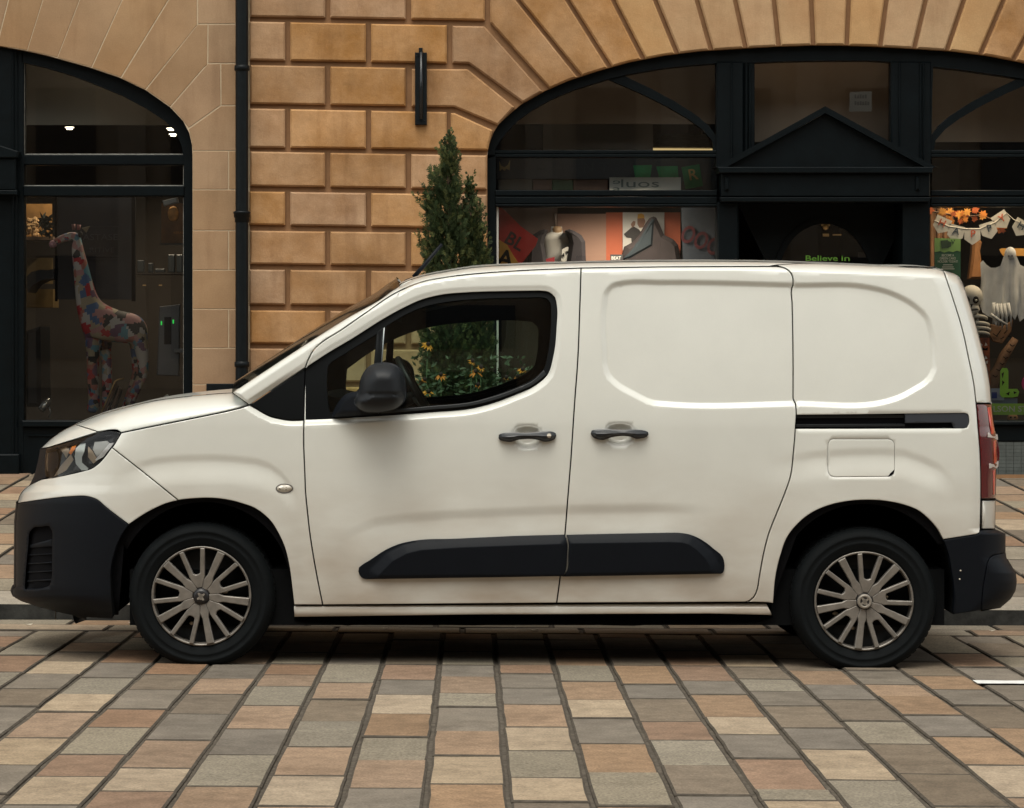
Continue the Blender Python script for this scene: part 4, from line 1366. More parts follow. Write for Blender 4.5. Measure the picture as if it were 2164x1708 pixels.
# rear corner, lamps, bumper
tailside = panel("tailgate_edge", loop(spline(tg[:], 6), [(2095, 852), (2063.5, 852)], rv_([q for q in tail_seam if q[1] < 851])), PAINT, inset=1.2, step=7, fstep=4)
RED = mat("lamp_red", (0.095, 0.004, 0.006), 0.12, spec=.6, coat=.8)
REDB = mat("lamp_bright_red", (0.62, 0.045, 0.02), 0.15, spec=.6, coat=.8)
tl = panel("tail_lamp", loop(line((2063.5, 854), (2096, 854)), spline([(2096, 854), (2102, 904), (2107, 921), (2109, 984), (2106, 990), (2105, 1054)], 6), line((2105, 1054), (2073.5, 1055)), rv_([q for q in tail_seam if 855 < q[1] < 1053])), RED, inset=1.2, step=8, fstep=5)
for q in ([(2087, 862), (2094, 860), (2101, 904), (2101, 916), (2095, 918)], [(2100, 932), (2106, 930), (2107, 976), (2101, 980)], [(2099, 995), (2104, 992), (2103, 1044), (2099, 1046)]):
    panel("light_strip", q, REDB, parent=tl, extra=-.003, inset=0, bev=0.8, skirt=.006, fine=False, mirror=False)
for q in ([(2088, 914), (2108, 918), (2109, 930), (2104, 928), (2101, 926), (2087, 924)], [(2091, 980), (2110, 974), (2110, 986), (2106, 990), (2090, 990)]):
    panel("lamp_claw", q, mat("lamp_clear", (.55, .50, .46), .2, coat=.5), parent=tl, extra=-.006, inset=0, bev=0.8, skirt=.008, fine=False, mirror=False)
panel("tailgate_corner", [(2076, 1058), (2104, 1058), (2103, 1118), (2075, 1118)], PAINT, inset=.8, extra=.004, fine=False, step=8, fstep=8)
seam_r = spline([(2074, 1290), (2077, 1250), (2083, 1211), (2088, 1188), (2093, 1178), (2101, 1173.5)], 5) + line((2101, 1173.5), (2126, 1168))
rb = panel("rear_bumper", loop(line((1993.5, 1141.5), (2063, 1130.5)), spline([(2063, 1130.5), (2070, 1126.5), (2072, 1121)], 3), line((2072, 1121), (2103, 1121)), spline([(2103, 1121), (2118, 1124), (2125, 1128)], 4), line((2125, 1128), (2125.5, 1168)), rv_(seam_r), line((2074, 1290), (2014, 1299)), rv_(arch_r2)), PLAST, inset=.7, step=8, extra=-.004, skirt=.05)
panel("bumper_corner", loop(seam_r, spline([(2126, 1168), (2127, 1179), (2138, 1196), (2147, 1211), (2149, 1229), (2146, 1249), (2136, 1266), (2114, 1285)], 5), line((2114, 1285), (2074, 1290))), PLAST, parent=rb, inset=.7, step=8, fstep=5, extra=-.008, mirror=True, skirt=.05)
for y in (1206, 1224):
    c = ray(2030 - (y - 1206) * .1, y, float(S(2030, y)) - .008)
    MB().lathe(c, 'y', [(0.0005, -.002), (.0032, -.001), (.0032, .006)], 10).build("bumper_clip", mat("clip_metal", (.6, .55, .45), .4), rb)

# sill
def sill_off(px, py):
    return 0.035 + 0.02 * ell((py - 1277) / 26) + 0.03 * np.clip((np.asarray(py, float) - 1290) / 20, 0, 1) ** 2
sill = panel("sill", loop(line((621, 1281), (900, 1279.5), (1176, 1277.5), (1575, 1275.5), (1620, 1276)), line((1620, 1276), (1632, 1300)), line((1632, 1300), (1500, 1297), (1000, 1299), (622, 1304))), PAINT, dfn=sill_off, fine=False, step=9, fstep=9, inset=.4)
under = panel("sill_underside", loop(line((622, 1302), (900, 1299), (1300, 1296), (1632, 1299)), [(1634, 1306), (1600, 1316)], line((1545, 1318), (1500, 1320.5), (1400, 1318.5), (1340, 1323), (1290, 1322), (1180, 1319), (1100, 1319.5), (1000, 1322), (760, 1319), (735, 1322.5), (700, 1319), (640, 1316), (622, 1313))), mat("sill_dirty_black", (.008, .0085, .009), .8, var=.5, vscale=12), dfn=lambda a, b: 0.09 + 0 * np.asarray(a, float), fine=False, step=12, fstep=12, inset=0, bev=0)

# ---- side window
def flat_win(px, py):
    t = np.clip((900 - np.asarray(py, float)) / 340, 0, 1.1)
    return 0.010 * t + 0.085 * t ** 1.5 + 0.03 + 0 * np.asarray(px, float)
quart_tri = loop([(527.5, 856)], [q for q in WINOUT if q[0] < 645 and q[1] < 856], [(645, 778)], line((645, 778), (644, 888)), [q for q in WINOUT if q[0] < 644 and q[1] > 856])
quart_tri = [(528, 856)] + spline([(535, 851), (560, 834), (591, 813.5), (644.5, 778)], 7) + line((644.5, 778), (642, 887.5)) + spline([(642, 887.5), (610, 888), (590, 884.5), (573, 880.5), (556, 872.5), (541, 863.5), (528, 856)], 6)[1:-1]
panel("pillar_cover", quart_tri, TRIM, dfn=flat_win, extra=-.012, inset=.8, fine=False, step=9, fstep=9)
main_g = loop(spline([(812, 692), (851, 668), (891, 650), (931, 640), (991, 633), (1082, 629), (1140, 628)], 7), spline([(1140, 628), (1156, 631), (1164, 641), (1165, 660), (1164, 700), (1158, 748), (1148, 782), (1124, 803), (1088, 820), (1048, 835), (1003, 848), (909, 858), (806, 866)], 7), line((806, 866), (808, 760), (812, 692)))
small_g = loop(line((796, 706), (745, 737), (699, 766)), spline([(699, 766), (693, 774), (691.5, 790), (693, 850), (696, 872)], 6), line((696, 872), (788, 867), (790, 770), (796, 706)))
wframe_o = loop(line((645.5, 779), (645.5, 779)), [q for q in WINOUT if q[0] > 647], line((644, 887), (644, 830)))
wf = panel("window_frame", wframe_o, TRIM, parent=fdoor, dfn=flat_win, tilt=0, extra=-.008, inset=.4, holes=[main_g, small_g], fine=False, step=9, fstep=9, skirt=.03, far_parent=TW[fdoor])
panel("window_glass", ins(main_g, -3), VGLASS, parent=fdoor, dfn=flat_win, extra=.006, inset=0, bev=0, tilt=0, fine=False, step=25, fstep=25, skirt=.002, far_parent=TW[fdoor])
panel("quarter_glass", ins(small_g, -3), VGLASS, parent=fdoor, dfn=flat_win, extra=.006, inset=0, bev=0, tilt=0, fine=False, step=25, fstep=25, skirt=.002, far_parent=TW[fdoor])
panel("window_bar", [(797.5, 702), (812.5, 691), (806, 769), (804, 867), (789, 867), (791, 771)], TRIM, parent=fdoor, dfn=flat_win, extra=-.012, inset=0, bev=1.5, fine=False, step=12, fstep=12, far_parent=TW[fdoor])
panel("glass_run", [(810.5, 694), (813, 692.5), (807.5, 768), (805.5, 790), (804, 788)], mat("chrome_dull", (.22, .24, .24), .3, metal=.8), parent=fdoor, dfn=flat_win, extra=-.014, inset=0, bev=0, fine=False, mirror=False)
# weather strip along the foot of the window
panel("weather_strip", loop(spline([(806, 868), (909, 859), (1003, 849), (1050, 836), (1091, 821), (1127, 804), (1149, 783)], 7), spline([(1155, 791), (1129, 812), (1091, 829), (1050, 844), (1003, 856), (909, 866), (806, 874)], 7)), mat("strip_rubber", (.012, .015, .017), .42), parent=fdoor, dfn=flat_win, extra=-.02, inset=0, bev=1.5, fine=False, step=9, fstep=6, far_parent=TW[fdoor])
# inner trim of the doors, seen through the glass of the far door
inner_open = loop(spline([(700, 790), (760, 748), (830, 712), (900, 690), (980, 680), (1120, 676), (1140, 678)], 8), spline([(1140, 678), (1153, 690), (1155, 720), (1150, 770), (1140, 800), (1090, 835), (1000, 862), (850, 872), (700, 872)], 8), line((700, 872), (696, 830), (700, 790)))
TRIMIN = mat("cabin_trim", (.0035, .004, .0045), .85, spec=.1)
win_out2 = loop([(646, 779)], [q for q in WINOUT if q[0] > 647], [(646, 887)])
twin_in = panel("door_trim", loop(line((640, 775), (690, 726), (760, 682), (850, 624), (930, 590), (1100, 578)), line((1100, 578), (1195, 578), (1195, 860)), line((1185, 860), (1178, 1240)), line((1178, 1240), (690, 1240), (640, 900), (640, 775))), TRIMIN, dfn=flat_win, extra=.05, inset=0, bev=0, holes=[inner_open], fine=False, step=20, fstep=20)
near_trim = twin_in
far_trim = TW[twin_in]
bpy.data.objects.remove(near_trim)

# ---- what closes the body behind the gaps, and the wheel housings
hub_f, hub_r = (425.5, 1260.0), (1826.0, 1270.5)
def circ(c, r, a0, a1, n=40, fy=1.0):
    return [(c[0] + r * math.cos(a0 + (a1 - a0) * i / n), c[1] + fy * r * math.sin(a0 + (a1 - a0) * i / n)) for i in range(n + 1)]
inner_o = loop(line((60, 1060), (112, 1012), (175, 992), (215, 965), (262, 922), (420, 890), (532, 868), (560, 845), (640, 782), (740, 690), (860, 618), (960, 585), (1200, 566), (1600, 562), (1860, 572), (1985, 584), (2030, 690), (2056, 820), (2062, 900), (2068, 1110), (2068, 1135), (2000, 1150)),
               rv_([]), rv_(circ((1826, 1250), 185, math.pi * 1.22 - .0, math.pi * 1.82, 20)) , line((1628, 1285), (640, 1290)), rv_(circ((432, 1245), 184, math.pi * 1.15, math.pi * 1.85, 20)), line((262, 1150), (250, 1300), (170, 1296), (60, 1262), (60, 1060)))
win_hole = [p for p in ins(WINOUT, 3.0) if p[0] > 655]
inn_off = lambda a, b: np.minimum(S(a, b), 0.9) + 0.03
inner_van = panel("inner_body", inner_o, GAP, dfn=inn_off, inset=0, bev=0, holes=[loop([(652, 786)], win_hole, [(652, 880)])], fine=False, step=16, fstep=16, skirt=.01)
rail_back = panel("door_rail", rail_slot, mat("rail_black", (.006, .008, .010), .4), dfn=S, extra=.035, inset=-1, bev=0, fine=False, skirt=.001)
for a, b in ((878, 884), (897, 902)):
    panel("rail_lip", [(1683, a), (1912, a - 1), (1912, b - 1), (1683, b)], mat("rail_black", (.006, .008, .010), .4), parent=rail_back, dfn=S, extra=.020, inset=0, bev=1, fine=False, mirror=False)
railc = panel("rail_cover", loop(line((1913, 874.5), (2038, 873)), spline([(2038, 873), (2045, 875), (2047.5, 882), (2047, 897), (2043.5, 903.5), (2036, 905.5)], 4), line((2036, 905.5), (2017, 905.5), (2012, 893.5), (1913, 894.5), (1913, 874.5))), mat("cover_plastic", (.024, .028, .036), .5), parent=rail_back, dfn=S, extra=.004, inset=.3, fine=False, step=8, fstep=8, mirror=False)
HOUSE = mat("wheel_housing", (.0045, .005, .0055), .95, spec=.1)
def housing(curve, y0, y1, name):
    a = [ray(p[0], p[1], y0) for p in curve]
    b = [q + np.array([0, y1 - y0, 0]) for q in a]
    n = len(a)
    f = [(i, i + 1, n + i + 1, n + i) for i in range(n - 1)] + [tuple(n + i for i in range(n))]
    o = mesh_obj(name, a + b, f, HOUSE, van)
    twin(o)
def grow(cv, c, k): return [(c[0] + (p[0] - c[0]) * k, c[1] + (p[1] - c[1]) * k) for p in cv]
housing(grow(rv_(arch_f[1:]) [::-1] + arch_f2[1:], (425, 1262), 1.012), .03, .62, "wheel_housing")
housing(grow(rv_(arch_r2)[:] + arch_r[1:], (1825, 1266), 1.012), .03, .62, "wheel_housing")
for cv, nm in ((arch_f[1:] + arch_f2[1:], "arch_liner"), (rv_(arch_r2) + arch_r[1:], "arch_liner")):
    pass
ub = MB()
xa, xb = P(300, 0, 11.5)[0], P(1960, 0, 11.5)[0]
ub.box(xa, xb, YV + .09, YV + 1.50, zroad(0, 11) + .165, zroad(0, 11) + .40)
ub.box(P(1560, 0, 11.5)[0], P(1640, 0, 11.5)[0], YV + .3, YV + 1.34, zroad(0, 11) + .17, zroad(0, 11) + .3)
ub.box(P(470, 0, 11.5)[0], P(640, 0, 11.5)[0], YV + .45, YV + 1.2, zroad(0, 11) + .17, zroad(0, 11) + .3)
ub.build("underbody", HOUSE, van)
# front and rear lower ends under the bumpers
cab = MB()
bx0, bx1 = P(1192, 0, 11.5)[0], P(1200, 0, 11.5)[0]
cab.box(bx0, bx1, YV + .2, YV + 1.44, zroad(0, 11) + .4, HC + .22)
cab.build("bulkhead", TRIMIN, van)
cab = MB()
cab.box(P(640, 0, 11.5)[0], bx0, YV + .16, YV + 1.48, zroad(0, 11) + .3, zroad(0, 11) + .42)
cab.build("cabin_floor", TRIMIN, van)
# dashboard, steering wheel, seats
da = MB()
prof = [(600, 872), (640, 845), (690, 836), (735, 846), (750, 872), (740, 990), (600, 990)]
da.prism(prof, YV + .16, 1.32)
da.build("dashboard", TRIMIN, van)
cw = Vector(P(884, 832, YV + 1.18))
axis = Vector((0.86, 0, 0.5)).normalized()
u = axis.cross(Vector((0, 1, 0))).normalized(); w_ = Vector((0, 1, 0))
st = [cw + (u * math.cos(t) + w_ * math.sin(t)) * .185 for t in np.linspace(0, 2 * math.pi, 29)]
sw = MB().tube(st, .016, 8, False)
sw.tube([cw - axis * -.0, cw - axis * .25], .03, 8)
for t in (0.2, 2.1, 4.2):
    sw.tube([cw - axis * .03, cw + (u * math.cos(t) + w_ * math.sin(t)) * .18], .014, 6)
sw.build("steering_wheel", mat("wheel_plastic", (.015, .016, .017), .4), van, True)
SEAT = mat("seat_fabric", (.018, .019, .021), .9)
for yy in (YV + .28, YV + .90):
    se = MB()
    for q, d in (([(985, 905), (1120, 920), (1130, 960), (980, 950)], .46), ([(1118, 925), (1165, 760), (1188, 760), (1185, 935)], .46)):
        se.prism(q, yy, d, .03)
    se.prism([(1163, 745), (1170, 690), (1187, 690), (1188, 745)], yy + .12, .24, .02)
    se.build("seat", SEAT, van)
hd = MB()
hd.prism([(880, 640), (1000, 612), (1190, 606), (1190, 622), (1000, 630), (890, 655)], YV + .2, 1.24)
hd.build("headlining", TRIMIN, van)
mir = MB().prism([(818, 668), (850, 668), (852, 682), (818, 682)], YC - .12, .03, .005).prism([(826, 640), (836, 640), (838, 668), (830, 668)], YC - .02, .02)
mir.build("interior_mirror", TRIMIN, van)

# ---- mouldings, handles, indicator, mirror
def ridge(inner, lo, hi):
    """Raised strip with a bevelled upper edge."""
    def f(px, py):
        inr = in_poly(px, py, inner)
        d = seg_dist(px, py, inner)
        return S(px, py) - np.where(inr, hi, lo + (hi - lo) * (1 - np.clip(d / 20, 0, 1)))
    return f
m1 = loop(spline([(757, 1208), (758, 1200), (763, 1195.5), (781, 1184), (816, 1161.5), (841, 1150.5), (871, 1143.5), (966, 1138.5), (1082, 1133)], 7), line((1082, 1133), (1193, 1130)), spline([(1193, 1130), (1197, 1138), (1199.5, 1149), (1199, 1170), (1192.5, 1214), (1190, 1218)], 6), line((1190, 1218), (1082, 1220), (775, 1224.5)), spline([(775, 1224.5), (767, 1223), (760, 1216), (757, 1208)], 4))
m1i = [(800, 1216), (830, 1186), (860, 1170), (890, 1163), (966, 1158), (1082, 1153.5), (1187, 1150), (1189, 1214)]
panel("door_moulding", m1, PLAST, parent=fdoor, dfn=ridge(m1i, .010, .030), inset=.3, step=8, fstep=5, bev=1.6, fine=True, far_parent=TW[fdoor], rings=[(m1i, (-1.5, 1.5, 7, 13, 18))])
m2 = loop(line((1196, 1130.5), (1300, 1128), (1414, 1126)), spline([(1414, 1126), (1440, 1126.5), (1455, 1129), (1472, 1135), (1492, 1146.5), (1510, 1161), (1527, 1176), (1531, 1189), (1531, 1203), (1529, 1210), (1524, 1213)], 6), line((1524, 1213), (1400, 1215.5), (1188, 1219)), spline([(1188, 1219), (1194, 1214), (1201, 1172), (1201.5, 1149), (1200, 1139), (1196, 1130.5)], 5))
m2i = [(1207, 1149), (1414, 1146), (1440, 1147), (1456, 1151), (1472, 1162), (1490, 1180), (1500, 1196), (1503, 1207), (1203, 1212)]
panel("door_moulding", m2, PLAST, parent=sdoor, dfn=ridge(m2i, .010, .030), inset=.3, step=8, fstep=5, bev=1.6, fine=True, far_parent=TW[sdoor], rings=[(m2i, (-1.5, 1.5, 7, 13, 18))])

def handle(cx, cy, parent, lock, flip):
    # bowl behind the grip
    pts = bowl_pts(cx, cy)
    base = lambda a, b: S(a, b)
    def bowl(px, py):
        d = seg_dist(px, py, pts)
        return S(px, py) + .024 * sstep(0.0, 15, d)
    panel("handle_bowl", pts, PAINT, parent=parent, dfn=bowl, inset=0, bev=0, tilt=0, skirt=.001, fine=False, step=3.5, fstep=3.5, far_parent=TW[parent])
    s = -1 if flip else 1
    g = [(-61, 3), (-60, -4), (-52, -7), (-35, -8.5), (0, -8), (36, -10.5), (52, -10.5), (60, -7), (61, -2), (58, 5), (48, 9.5), (34, 10.5), (26, 8), (-24, 8), (-34, 11), (-48, 10), (-58, 7)]
    if flip:
        g = [(-61, -1), (-59, -7), (-50, -9), (-34, -10), (0, -9), (36, -9), (50, -7.5), (60, -4), (61, 1), (57, 6), (46, 9), (34, 10), (28, 7.5), (-24, 9), (-34, 12.5), (-46, 11.5), (-56, 7)]
    gp = spline([(cx + a, cy + b) for a, b in g] + [(cx + g[0][0], cy + g[0][1])], 4)[:-1]
    def gd(px, py):
        d = seg_dist(px, py, gp)
        u = np.abs(np.asarray(px, float) - cx) / 61
        return S(px, py) - (0.012 + .020 * sstep(0, 9, d) + .012 * (1 - np.clip(u, 0, 1) ** 2))
    h = panel("door_handle", gp, mat("handle_black", (.010, .013, .017), .28), parent=parent, dfn=gd, inset=0, bev=1.2, skirt=.016, fine=False, step=3.5, fstep=3.5, far_parent=TW[parent])
    if lock:
        lk = [(cx + 46 + 4.5 * math.cos(t), cy - 2 + 5 * math.sin(t)) for t in np.linspace(0, 2 * math.pi, 14, endpoint=False)]
        panel("key_lock", lk, mat("lock_metal", (.45, .40, .33), .35, metal=.6), parent=parent, dfn=gd, extra=-.0015, inset=0, bev=.6, skirt=.004, fine=False, mirror=False)
handle(1114.5, 923, fdoor, True, False)
handle(1309.5, 917.5, sdoor, False, True)
ind = [(601 + 16.5 * math.cos(t), 1032.5 + 8.5 * math.sin(t)) for t in np.linspace(0, 2 * math.pi, 28, endpoint=False)]
def indd(px, py): return S(px, py) - .010 * np.sqrt(np.clip(seg_dist(px, py, ind) / 8, 0, 1))
si = panel("side_indicator", ind, mat("indicator_clear", (.42, .38, .31), .12, spec=.7, coat=.6), parent=wing, dfn=indd, inset=0, bev=1, skirt=.006, fine=False, step=3, fstep=3, far_parent=TW[wing])
for q in ([(589, 1032), (599, 1029), (599, 1036), (591, 1035)], [(603, 1029), (606, 1029), (606, 1036), (603, 1036)]):
    panel("indicator_reflector", q, mat("indicator_dark", (.16, .14, .11), .25, metal=.5), parent=si, dfn=indd, extra=-.001, inset=0, bev=0, skirt=.001, fine=False, mirror=False)
panel("indicator_rim", [(601 + 18.5 * math.cos(t), 1032.5 + 10.3 * math.sin(t)) for t in np.linspace(0, 2 * math.pi, 28, endpoint=False)], mat("rim_grey", (.10, .09, .08), .4), parent=si, dfn=S, extra=-.002, inset=0, bev=.8, skirt=.004, fine=False, mirror=False, holes=[[(601 + 15.8 * math.cos(t), 1032.5 + 7.8 * math.sin(t)) for t in np.linspace(0, 2 * math.pi, 28, endpoint=False)]])

# wing mirror: housing bulging towards the street, arm and foot on the door
MH = [(758, 829), (759, 815), (762, 800), (771, 783), (783, 772), (803, 767), (823, 768), (838, 773), (851, 788), (856, 808), (858, 831), (853, 851), (841, 863), (816, 871), (791, 873), (766, 870), (752, 860), (748, 845)]
mh = spline(MH + [MH[0]], 5)[:-1]
def mird(px, py):
    d = seg_dist(px, py, mh)
    k = np.clip(d / 38, 0, 1)
    return -0.10 - 0.13 * np.sqrt(np.maximum(0, 1 - (1 - k) ** 2)) + .018 * np.exp(-((np.asarray(py, float) - 834) / 3.2) ** 2) * (np.asarray(px, float) < 850) * .35
mirror_h = panel("wing_mirror", mh, mat("mirror_black", (.0075, .0095, .012), .5, spec=.3), dfn=mird, inset=0, bev=0, tilt=.5, skirt=.11, rings=[(mh, (-3, -6.5, -11, -17, -25))], fine=False, step=4.5, fstep=4.5)
arm = loop(spline([(760, 826), (745, 829), (732, 833), (725, 838), (713, 853), (705, 868), (701, 882)], 5), line((701, 882), (760, 878), (800, 874)), line((800, 874), (790, 850), (760, 826)))
def armd(px, py):
    d = seg_dist(px, py, arm)
    t = np.clip((np.asarray(px, float) - 701) / 60, 0, 1)
    return 0.02 - 0.10 * t - .025 * np.sqrt(np.clip(d / 10, 0, 1))
panel("mirror_arm", arm, PLAST, parent=mirror_h, dfn=armd, inset=0, bev=0, tilt=.6, skirt=.05, fine=False, step=5, fstep=5, far_parent=TW[mirror_h])

# aerial
x0_, _, z0_ = P(862, 594, YC)
MB().prism([(843, 600), (858, 590), (880, 583), (885, 589), (868, 596)], YC - .03, .06, .012).build("aerial_base", PLAST, van)
MB().tube([P(874, 586, YC), P(893, 565, YC), P(934, 516, YC)], [.011, .010, .0075], 8).build("aerial_rod", PLAST, van, True)

# ---- wheels
RIM = mat("wheel_trim", (.235, .215, .19), .38, metal=.5, var=.22, vscale=14, spec=.4)
RIMD = mat("wheel_dark", (.006, .0065, .007), .6)
STEEL = mat("brake_metal", (.42, .35, .26), .45, metal=.7)
sc = YV / F
def wheel(hub, rimr, fork0, logo, yo=0.035):
    wc = P(hub[0], hub[1], YV + yo)
    w = empty("wheel", (0, 0, 0))
    w.parent = van
    w.location = Vector(wc) - Vector(VO)
    R = 154.5 * sc; r = rimr * sc
    prof = [(r - .012, .185), (r - .004, .02), (r + .002, .004), (r + .012, -.002), (r + .030, -.006), (r + .034, -.009), (r + .040, -.009), (r + .043, -.007), (R - .040, -.010), (R - .036, -.013), (R - .031, -.012), (R - .018, -.004), (R - .006, .012), (R, .035), (R, .17), (R - .02, .20), (r, .20)]
    t = MB().lathe(wc, 'y', prof, 72)
    zg = zroad(wc[0], wc[1] + .1) + .001
    t.v = [(x, y, max(z, zg + (.002 if z < zg else 0))) for x, y, z in t.v]
    t.build("tyre", RUBBER, w, True)
    tr = MB()
    for k in range(64):        # tread blocks
        a = 2 * math.pi * k / 64
        for y0 in (.03, .085, .14):
            c0 = Vector((wc[0] + math.cos(a) * (R - .0015), wc[1] + y0 + .02, wc[2] + math.sin(a) * (R - .0015)))
            if c0.z < zg + .03: continue
            tt = Vector((-math.sin(a), 0, math.cos(a))) * .011; yy = Vector((0, .02, 0)); nn = Vector((math.cos(a), 0, math.sin(a))) * .003
            vv = [c0 + sa * tt + sb * yy + sn * nn for sn in (-1, 1) for sa, sb in ((-1, -1), (1, -1), (1, 1), (-1, 1))]
            tr.add(vv, [(4, 5, 6, 7), (0, 1, 5, 4), (1, 2, 6, 5), (2, 3, 7, 6), (3, 0, 4, 7)])
    setp(tr.build("tread", RUBBER, w), kind="stuff")
    MB().lathe(wc, 'y', [(0.001, .075), (r * .45, .07), (r * .72, .085), (r * .96, .06), (r * .985, .02)], 48).build("steel_rim", RIMD, w, True)
    MB().lathe(wc, 'y', [(r * .94, .035), (r * .955, .004), (r * .985, -.004), (r * 1.005, 0), (r * 1.0, .02)], 64).build("rim_ring", RIM, w, True)
    def spoke(pts, name="spoke"):
        v3 = []
        # pts: (radius fraction, side offset in fraction of r) in the spoke's own frame
        return pts
    def place(pts, ang):
        out = []
        ca, sa = math.cos(ang), math.sin(ang)
        for u, v in pts:     # u outwards, v clockwise
            x = u * sa + v * ca
            z = u * ca - v * sa
            rr = math.hypot(x, z)
            out.append((wc[0] + x * r, wc[2] + z * r))
        return out
    def cone(xz, name):
        mb = MB().prism3(xz, wc[1] - .012, .03, .003)
        # dish: centre stands back a little
        mb.v = [(x, y + .012 * (1 - min(1, math.hypot(x - wc[0], z - wc[2]) / r)) - .004, z) for x, y, z in mb.v]
        return mb.build(name, RIM, w)
    d2 = math.radians(13)
    for k in range(5):
        a = math.radians(fork0 + 72 * k)
        e = 0.965
        h = 0.045
        def arm_pt(u, s, sd):   # point on an arm's edge
            ca = math.cos(s * d2); sa_ = math.sin(s * d2)
            return (u * ca - sd * sa_ * 1.0, u * sa_ + sd * ca)
        L = [(0.17, -.055), arm_pt(.40, -1, -.058), arm_pt(e, -1, -h), arm_pt(e, -1, h), arm_pt(.47, -1, .038), (.445, -.03), (.44, 0.0), (.445, .03), arm_pt(.47, 1, -.038), arm_pt(e, 1, -h), arm_pt(e, 1, h), arm_pt(.40, 1, .058), (0.17, .055)]
        cone(place(L, a), "forked_spoke")
        a2 = a + math.radians(36)
        cone(place([(.15, -.05), (.33, -.095), (.45, -.062), (e, -.078), (e, .078), (.45, .062), (.33, .095), (.15, .05)], a2), "spoke")
    MB().lathe((wc[0], wc[1] - .012, wc[2]), 'y', [(.001, -.006), (r * .10, -.006), (r * .155, .0), (r * .17, .012)], 24).build("hub_cap", mat("hub_black", (.013, .012, .013), .35), w, True)
    lg = MB()
    for ang, ln, wd in ((35, .085, .03), (125, .085, .03), (215, .09, .03), (305, .09, .03), (80, .05, .04), (260, .06, .03)):
        a = math.radians(ang)
        q = [(0, -wd), (ln, -wd * .5), (ln * 1.05, wd * .6), (0, wd)]
        lg.prism3([(wc[0] + (u * math.cos(a) - v * math.sin(a)) * r, wc[2] + (u * math.sin(a) + v * math.cos(a)) * r) for u, v in q], wc[1] - .0215, .004)
    lg.build("hub_emblem", mat("emblem_grey", (.30, .27, .23), .4, metal=.4), w)
    if not logo:
        MB().lathe((wc[0], wc[1] - .012, wc[2]), 'y', [(r * .09, -.008), (r * .12, -.012), (r * .145, -.008), (r * .15, .0)], 24).build("hub_ring", mat("emblem_grey", (.30, .27, .23), .4, metal=.4), w, True)
    bw = MB()
    for ang, rr_ in ((8, .47), (120, .42), (206, .62), (250, .60), (330, .5)):
        a = math.radians(ang)
        bw.ball((wc[0] + rr_ * r * math.cos(a), wc[1] + .04, wc[2] + rr_ * r * math.sin(a)), (.013, .004, .008), 8, 5)
    setp(bw.build("balance_weights", STEEL, w, True), kind="stuff")
    # the same wheel on the far side, standing on its own patch of road
    t = w.copy(); COL.objects.link(t); t.parent = van
    yl = w.location.y
    t.location = (w.location.x, -yl, w.location.z); t.scale = (1, -1, 1)
    dz = zroad(wc[0], YC - yl) - zroad(wc[0], YC + yl)
    t.location.z = w.location.z + dz * 0 - (zroad(wc[0], wc[1]) - zroad(wc[0], 2 * YC - wc[1]))
    for ch in list(w.children):
        c = ch.copy(); COL.objects.link(c); c.parent = t
wheel(hub_f, 105.5, -11.3, True)
wheel(hub_r, 105.0, 7.5, False)
# ------------------------------------------------------------------ what stands in the shop windows
def flat(name, pts, Y, m, parent=None, d=0.006, c=0.0, loc=None):
    mb = MB().prism(pts, Y, d, c)
    return mb.build(name, m, parent, origin=loc)
def rect(a, b, c, d): return [(a, c), (b, c), (b, d), (a, d)]
def root(name, px, py, Y, label, cat, group=None):
    return empty(name, P(px, py, Y), label, cat, group)
def rot(pts, c, deg):
    a = math.radians(deg); ca, sa = math.cos(a), math.sin(a)
    return [(c[0] + (x - c[0]) * ca - (y - c[1]) * sa, c[1] + (x - c[0]) * sa + (y - c[1]) * ca) for x, y in pts]
def text(s, px, py, hpx, Y, m, parent=None, name="lettering", deg=0.0, width=None, ext=0.001, slab=False, flipx=False, bold=0.0):
    """Flat lettering; px,py is the middle of the line, hpx the height of a capital in picture units."""
    cu = bpy.data.curves.new(name, 'FONT')
    cu.body = s
    cu.align_x = 'CENTER'; cu.align_y = 'CENTER'
    k = Y / F
    cu.size = hpx * k / 0.70
    cu.extrude = ext
    cu.offset = bold * cu.size
    cu.resolution_u = 3
    tmp = bpy.data.objects.new(name, cu)
    COL.objects.link(tmp)
    dg = bpy.context.evaluated_depsgraph_get()
    me = bpy.data.meshes.new_from_object(tmp.evaluated_get(dg))
    COL.objects.unlink(tmp); bpy.data.objects.remove(tmp)
    n = len(me.vertices)
    co = np.empty(n * 3); me.vertices.foreach_get('co', co); co = co.reshape(-1, 3)
    if width:
        w = co[:, 0].max() - co[:, 0].min()
        co[:, 0] *= width * k / w
    if flipx: co[:, 0] *= -1
    a = math.radians(-deg)
    x = co[:, 0] * math.cos(a) - co[:, 1] * math.sin(a)
    z = co[:, 0] * math.sin(a) + co[:, 1] * math.cos(a)
    c = np.array(P(px, py, Y))
    w = np.stack([x + c[0], c[1] - co[:, 2], z + c[2]], -1)
    base = np.array(wloc(parent)) if parent else np.zeros(3)
    me.vertices.foreach_set('co', (w - base).ravel())
    me.update()
    me.materials.clear(); me.materials.append(m)
    o = bpy.data.objects.new(name, me)
    COL.objects.link(o)
    if parent: o.parent = parent
    return o

M = lambda n, c, r=.7, **k: mat(n, c, r, **k)
WHITE = M("matt_white", (.62, .60, .56)); CREAM = M("cream_card", (.50, .44, .33))
YI = YS + 0.30     # just inside the glass

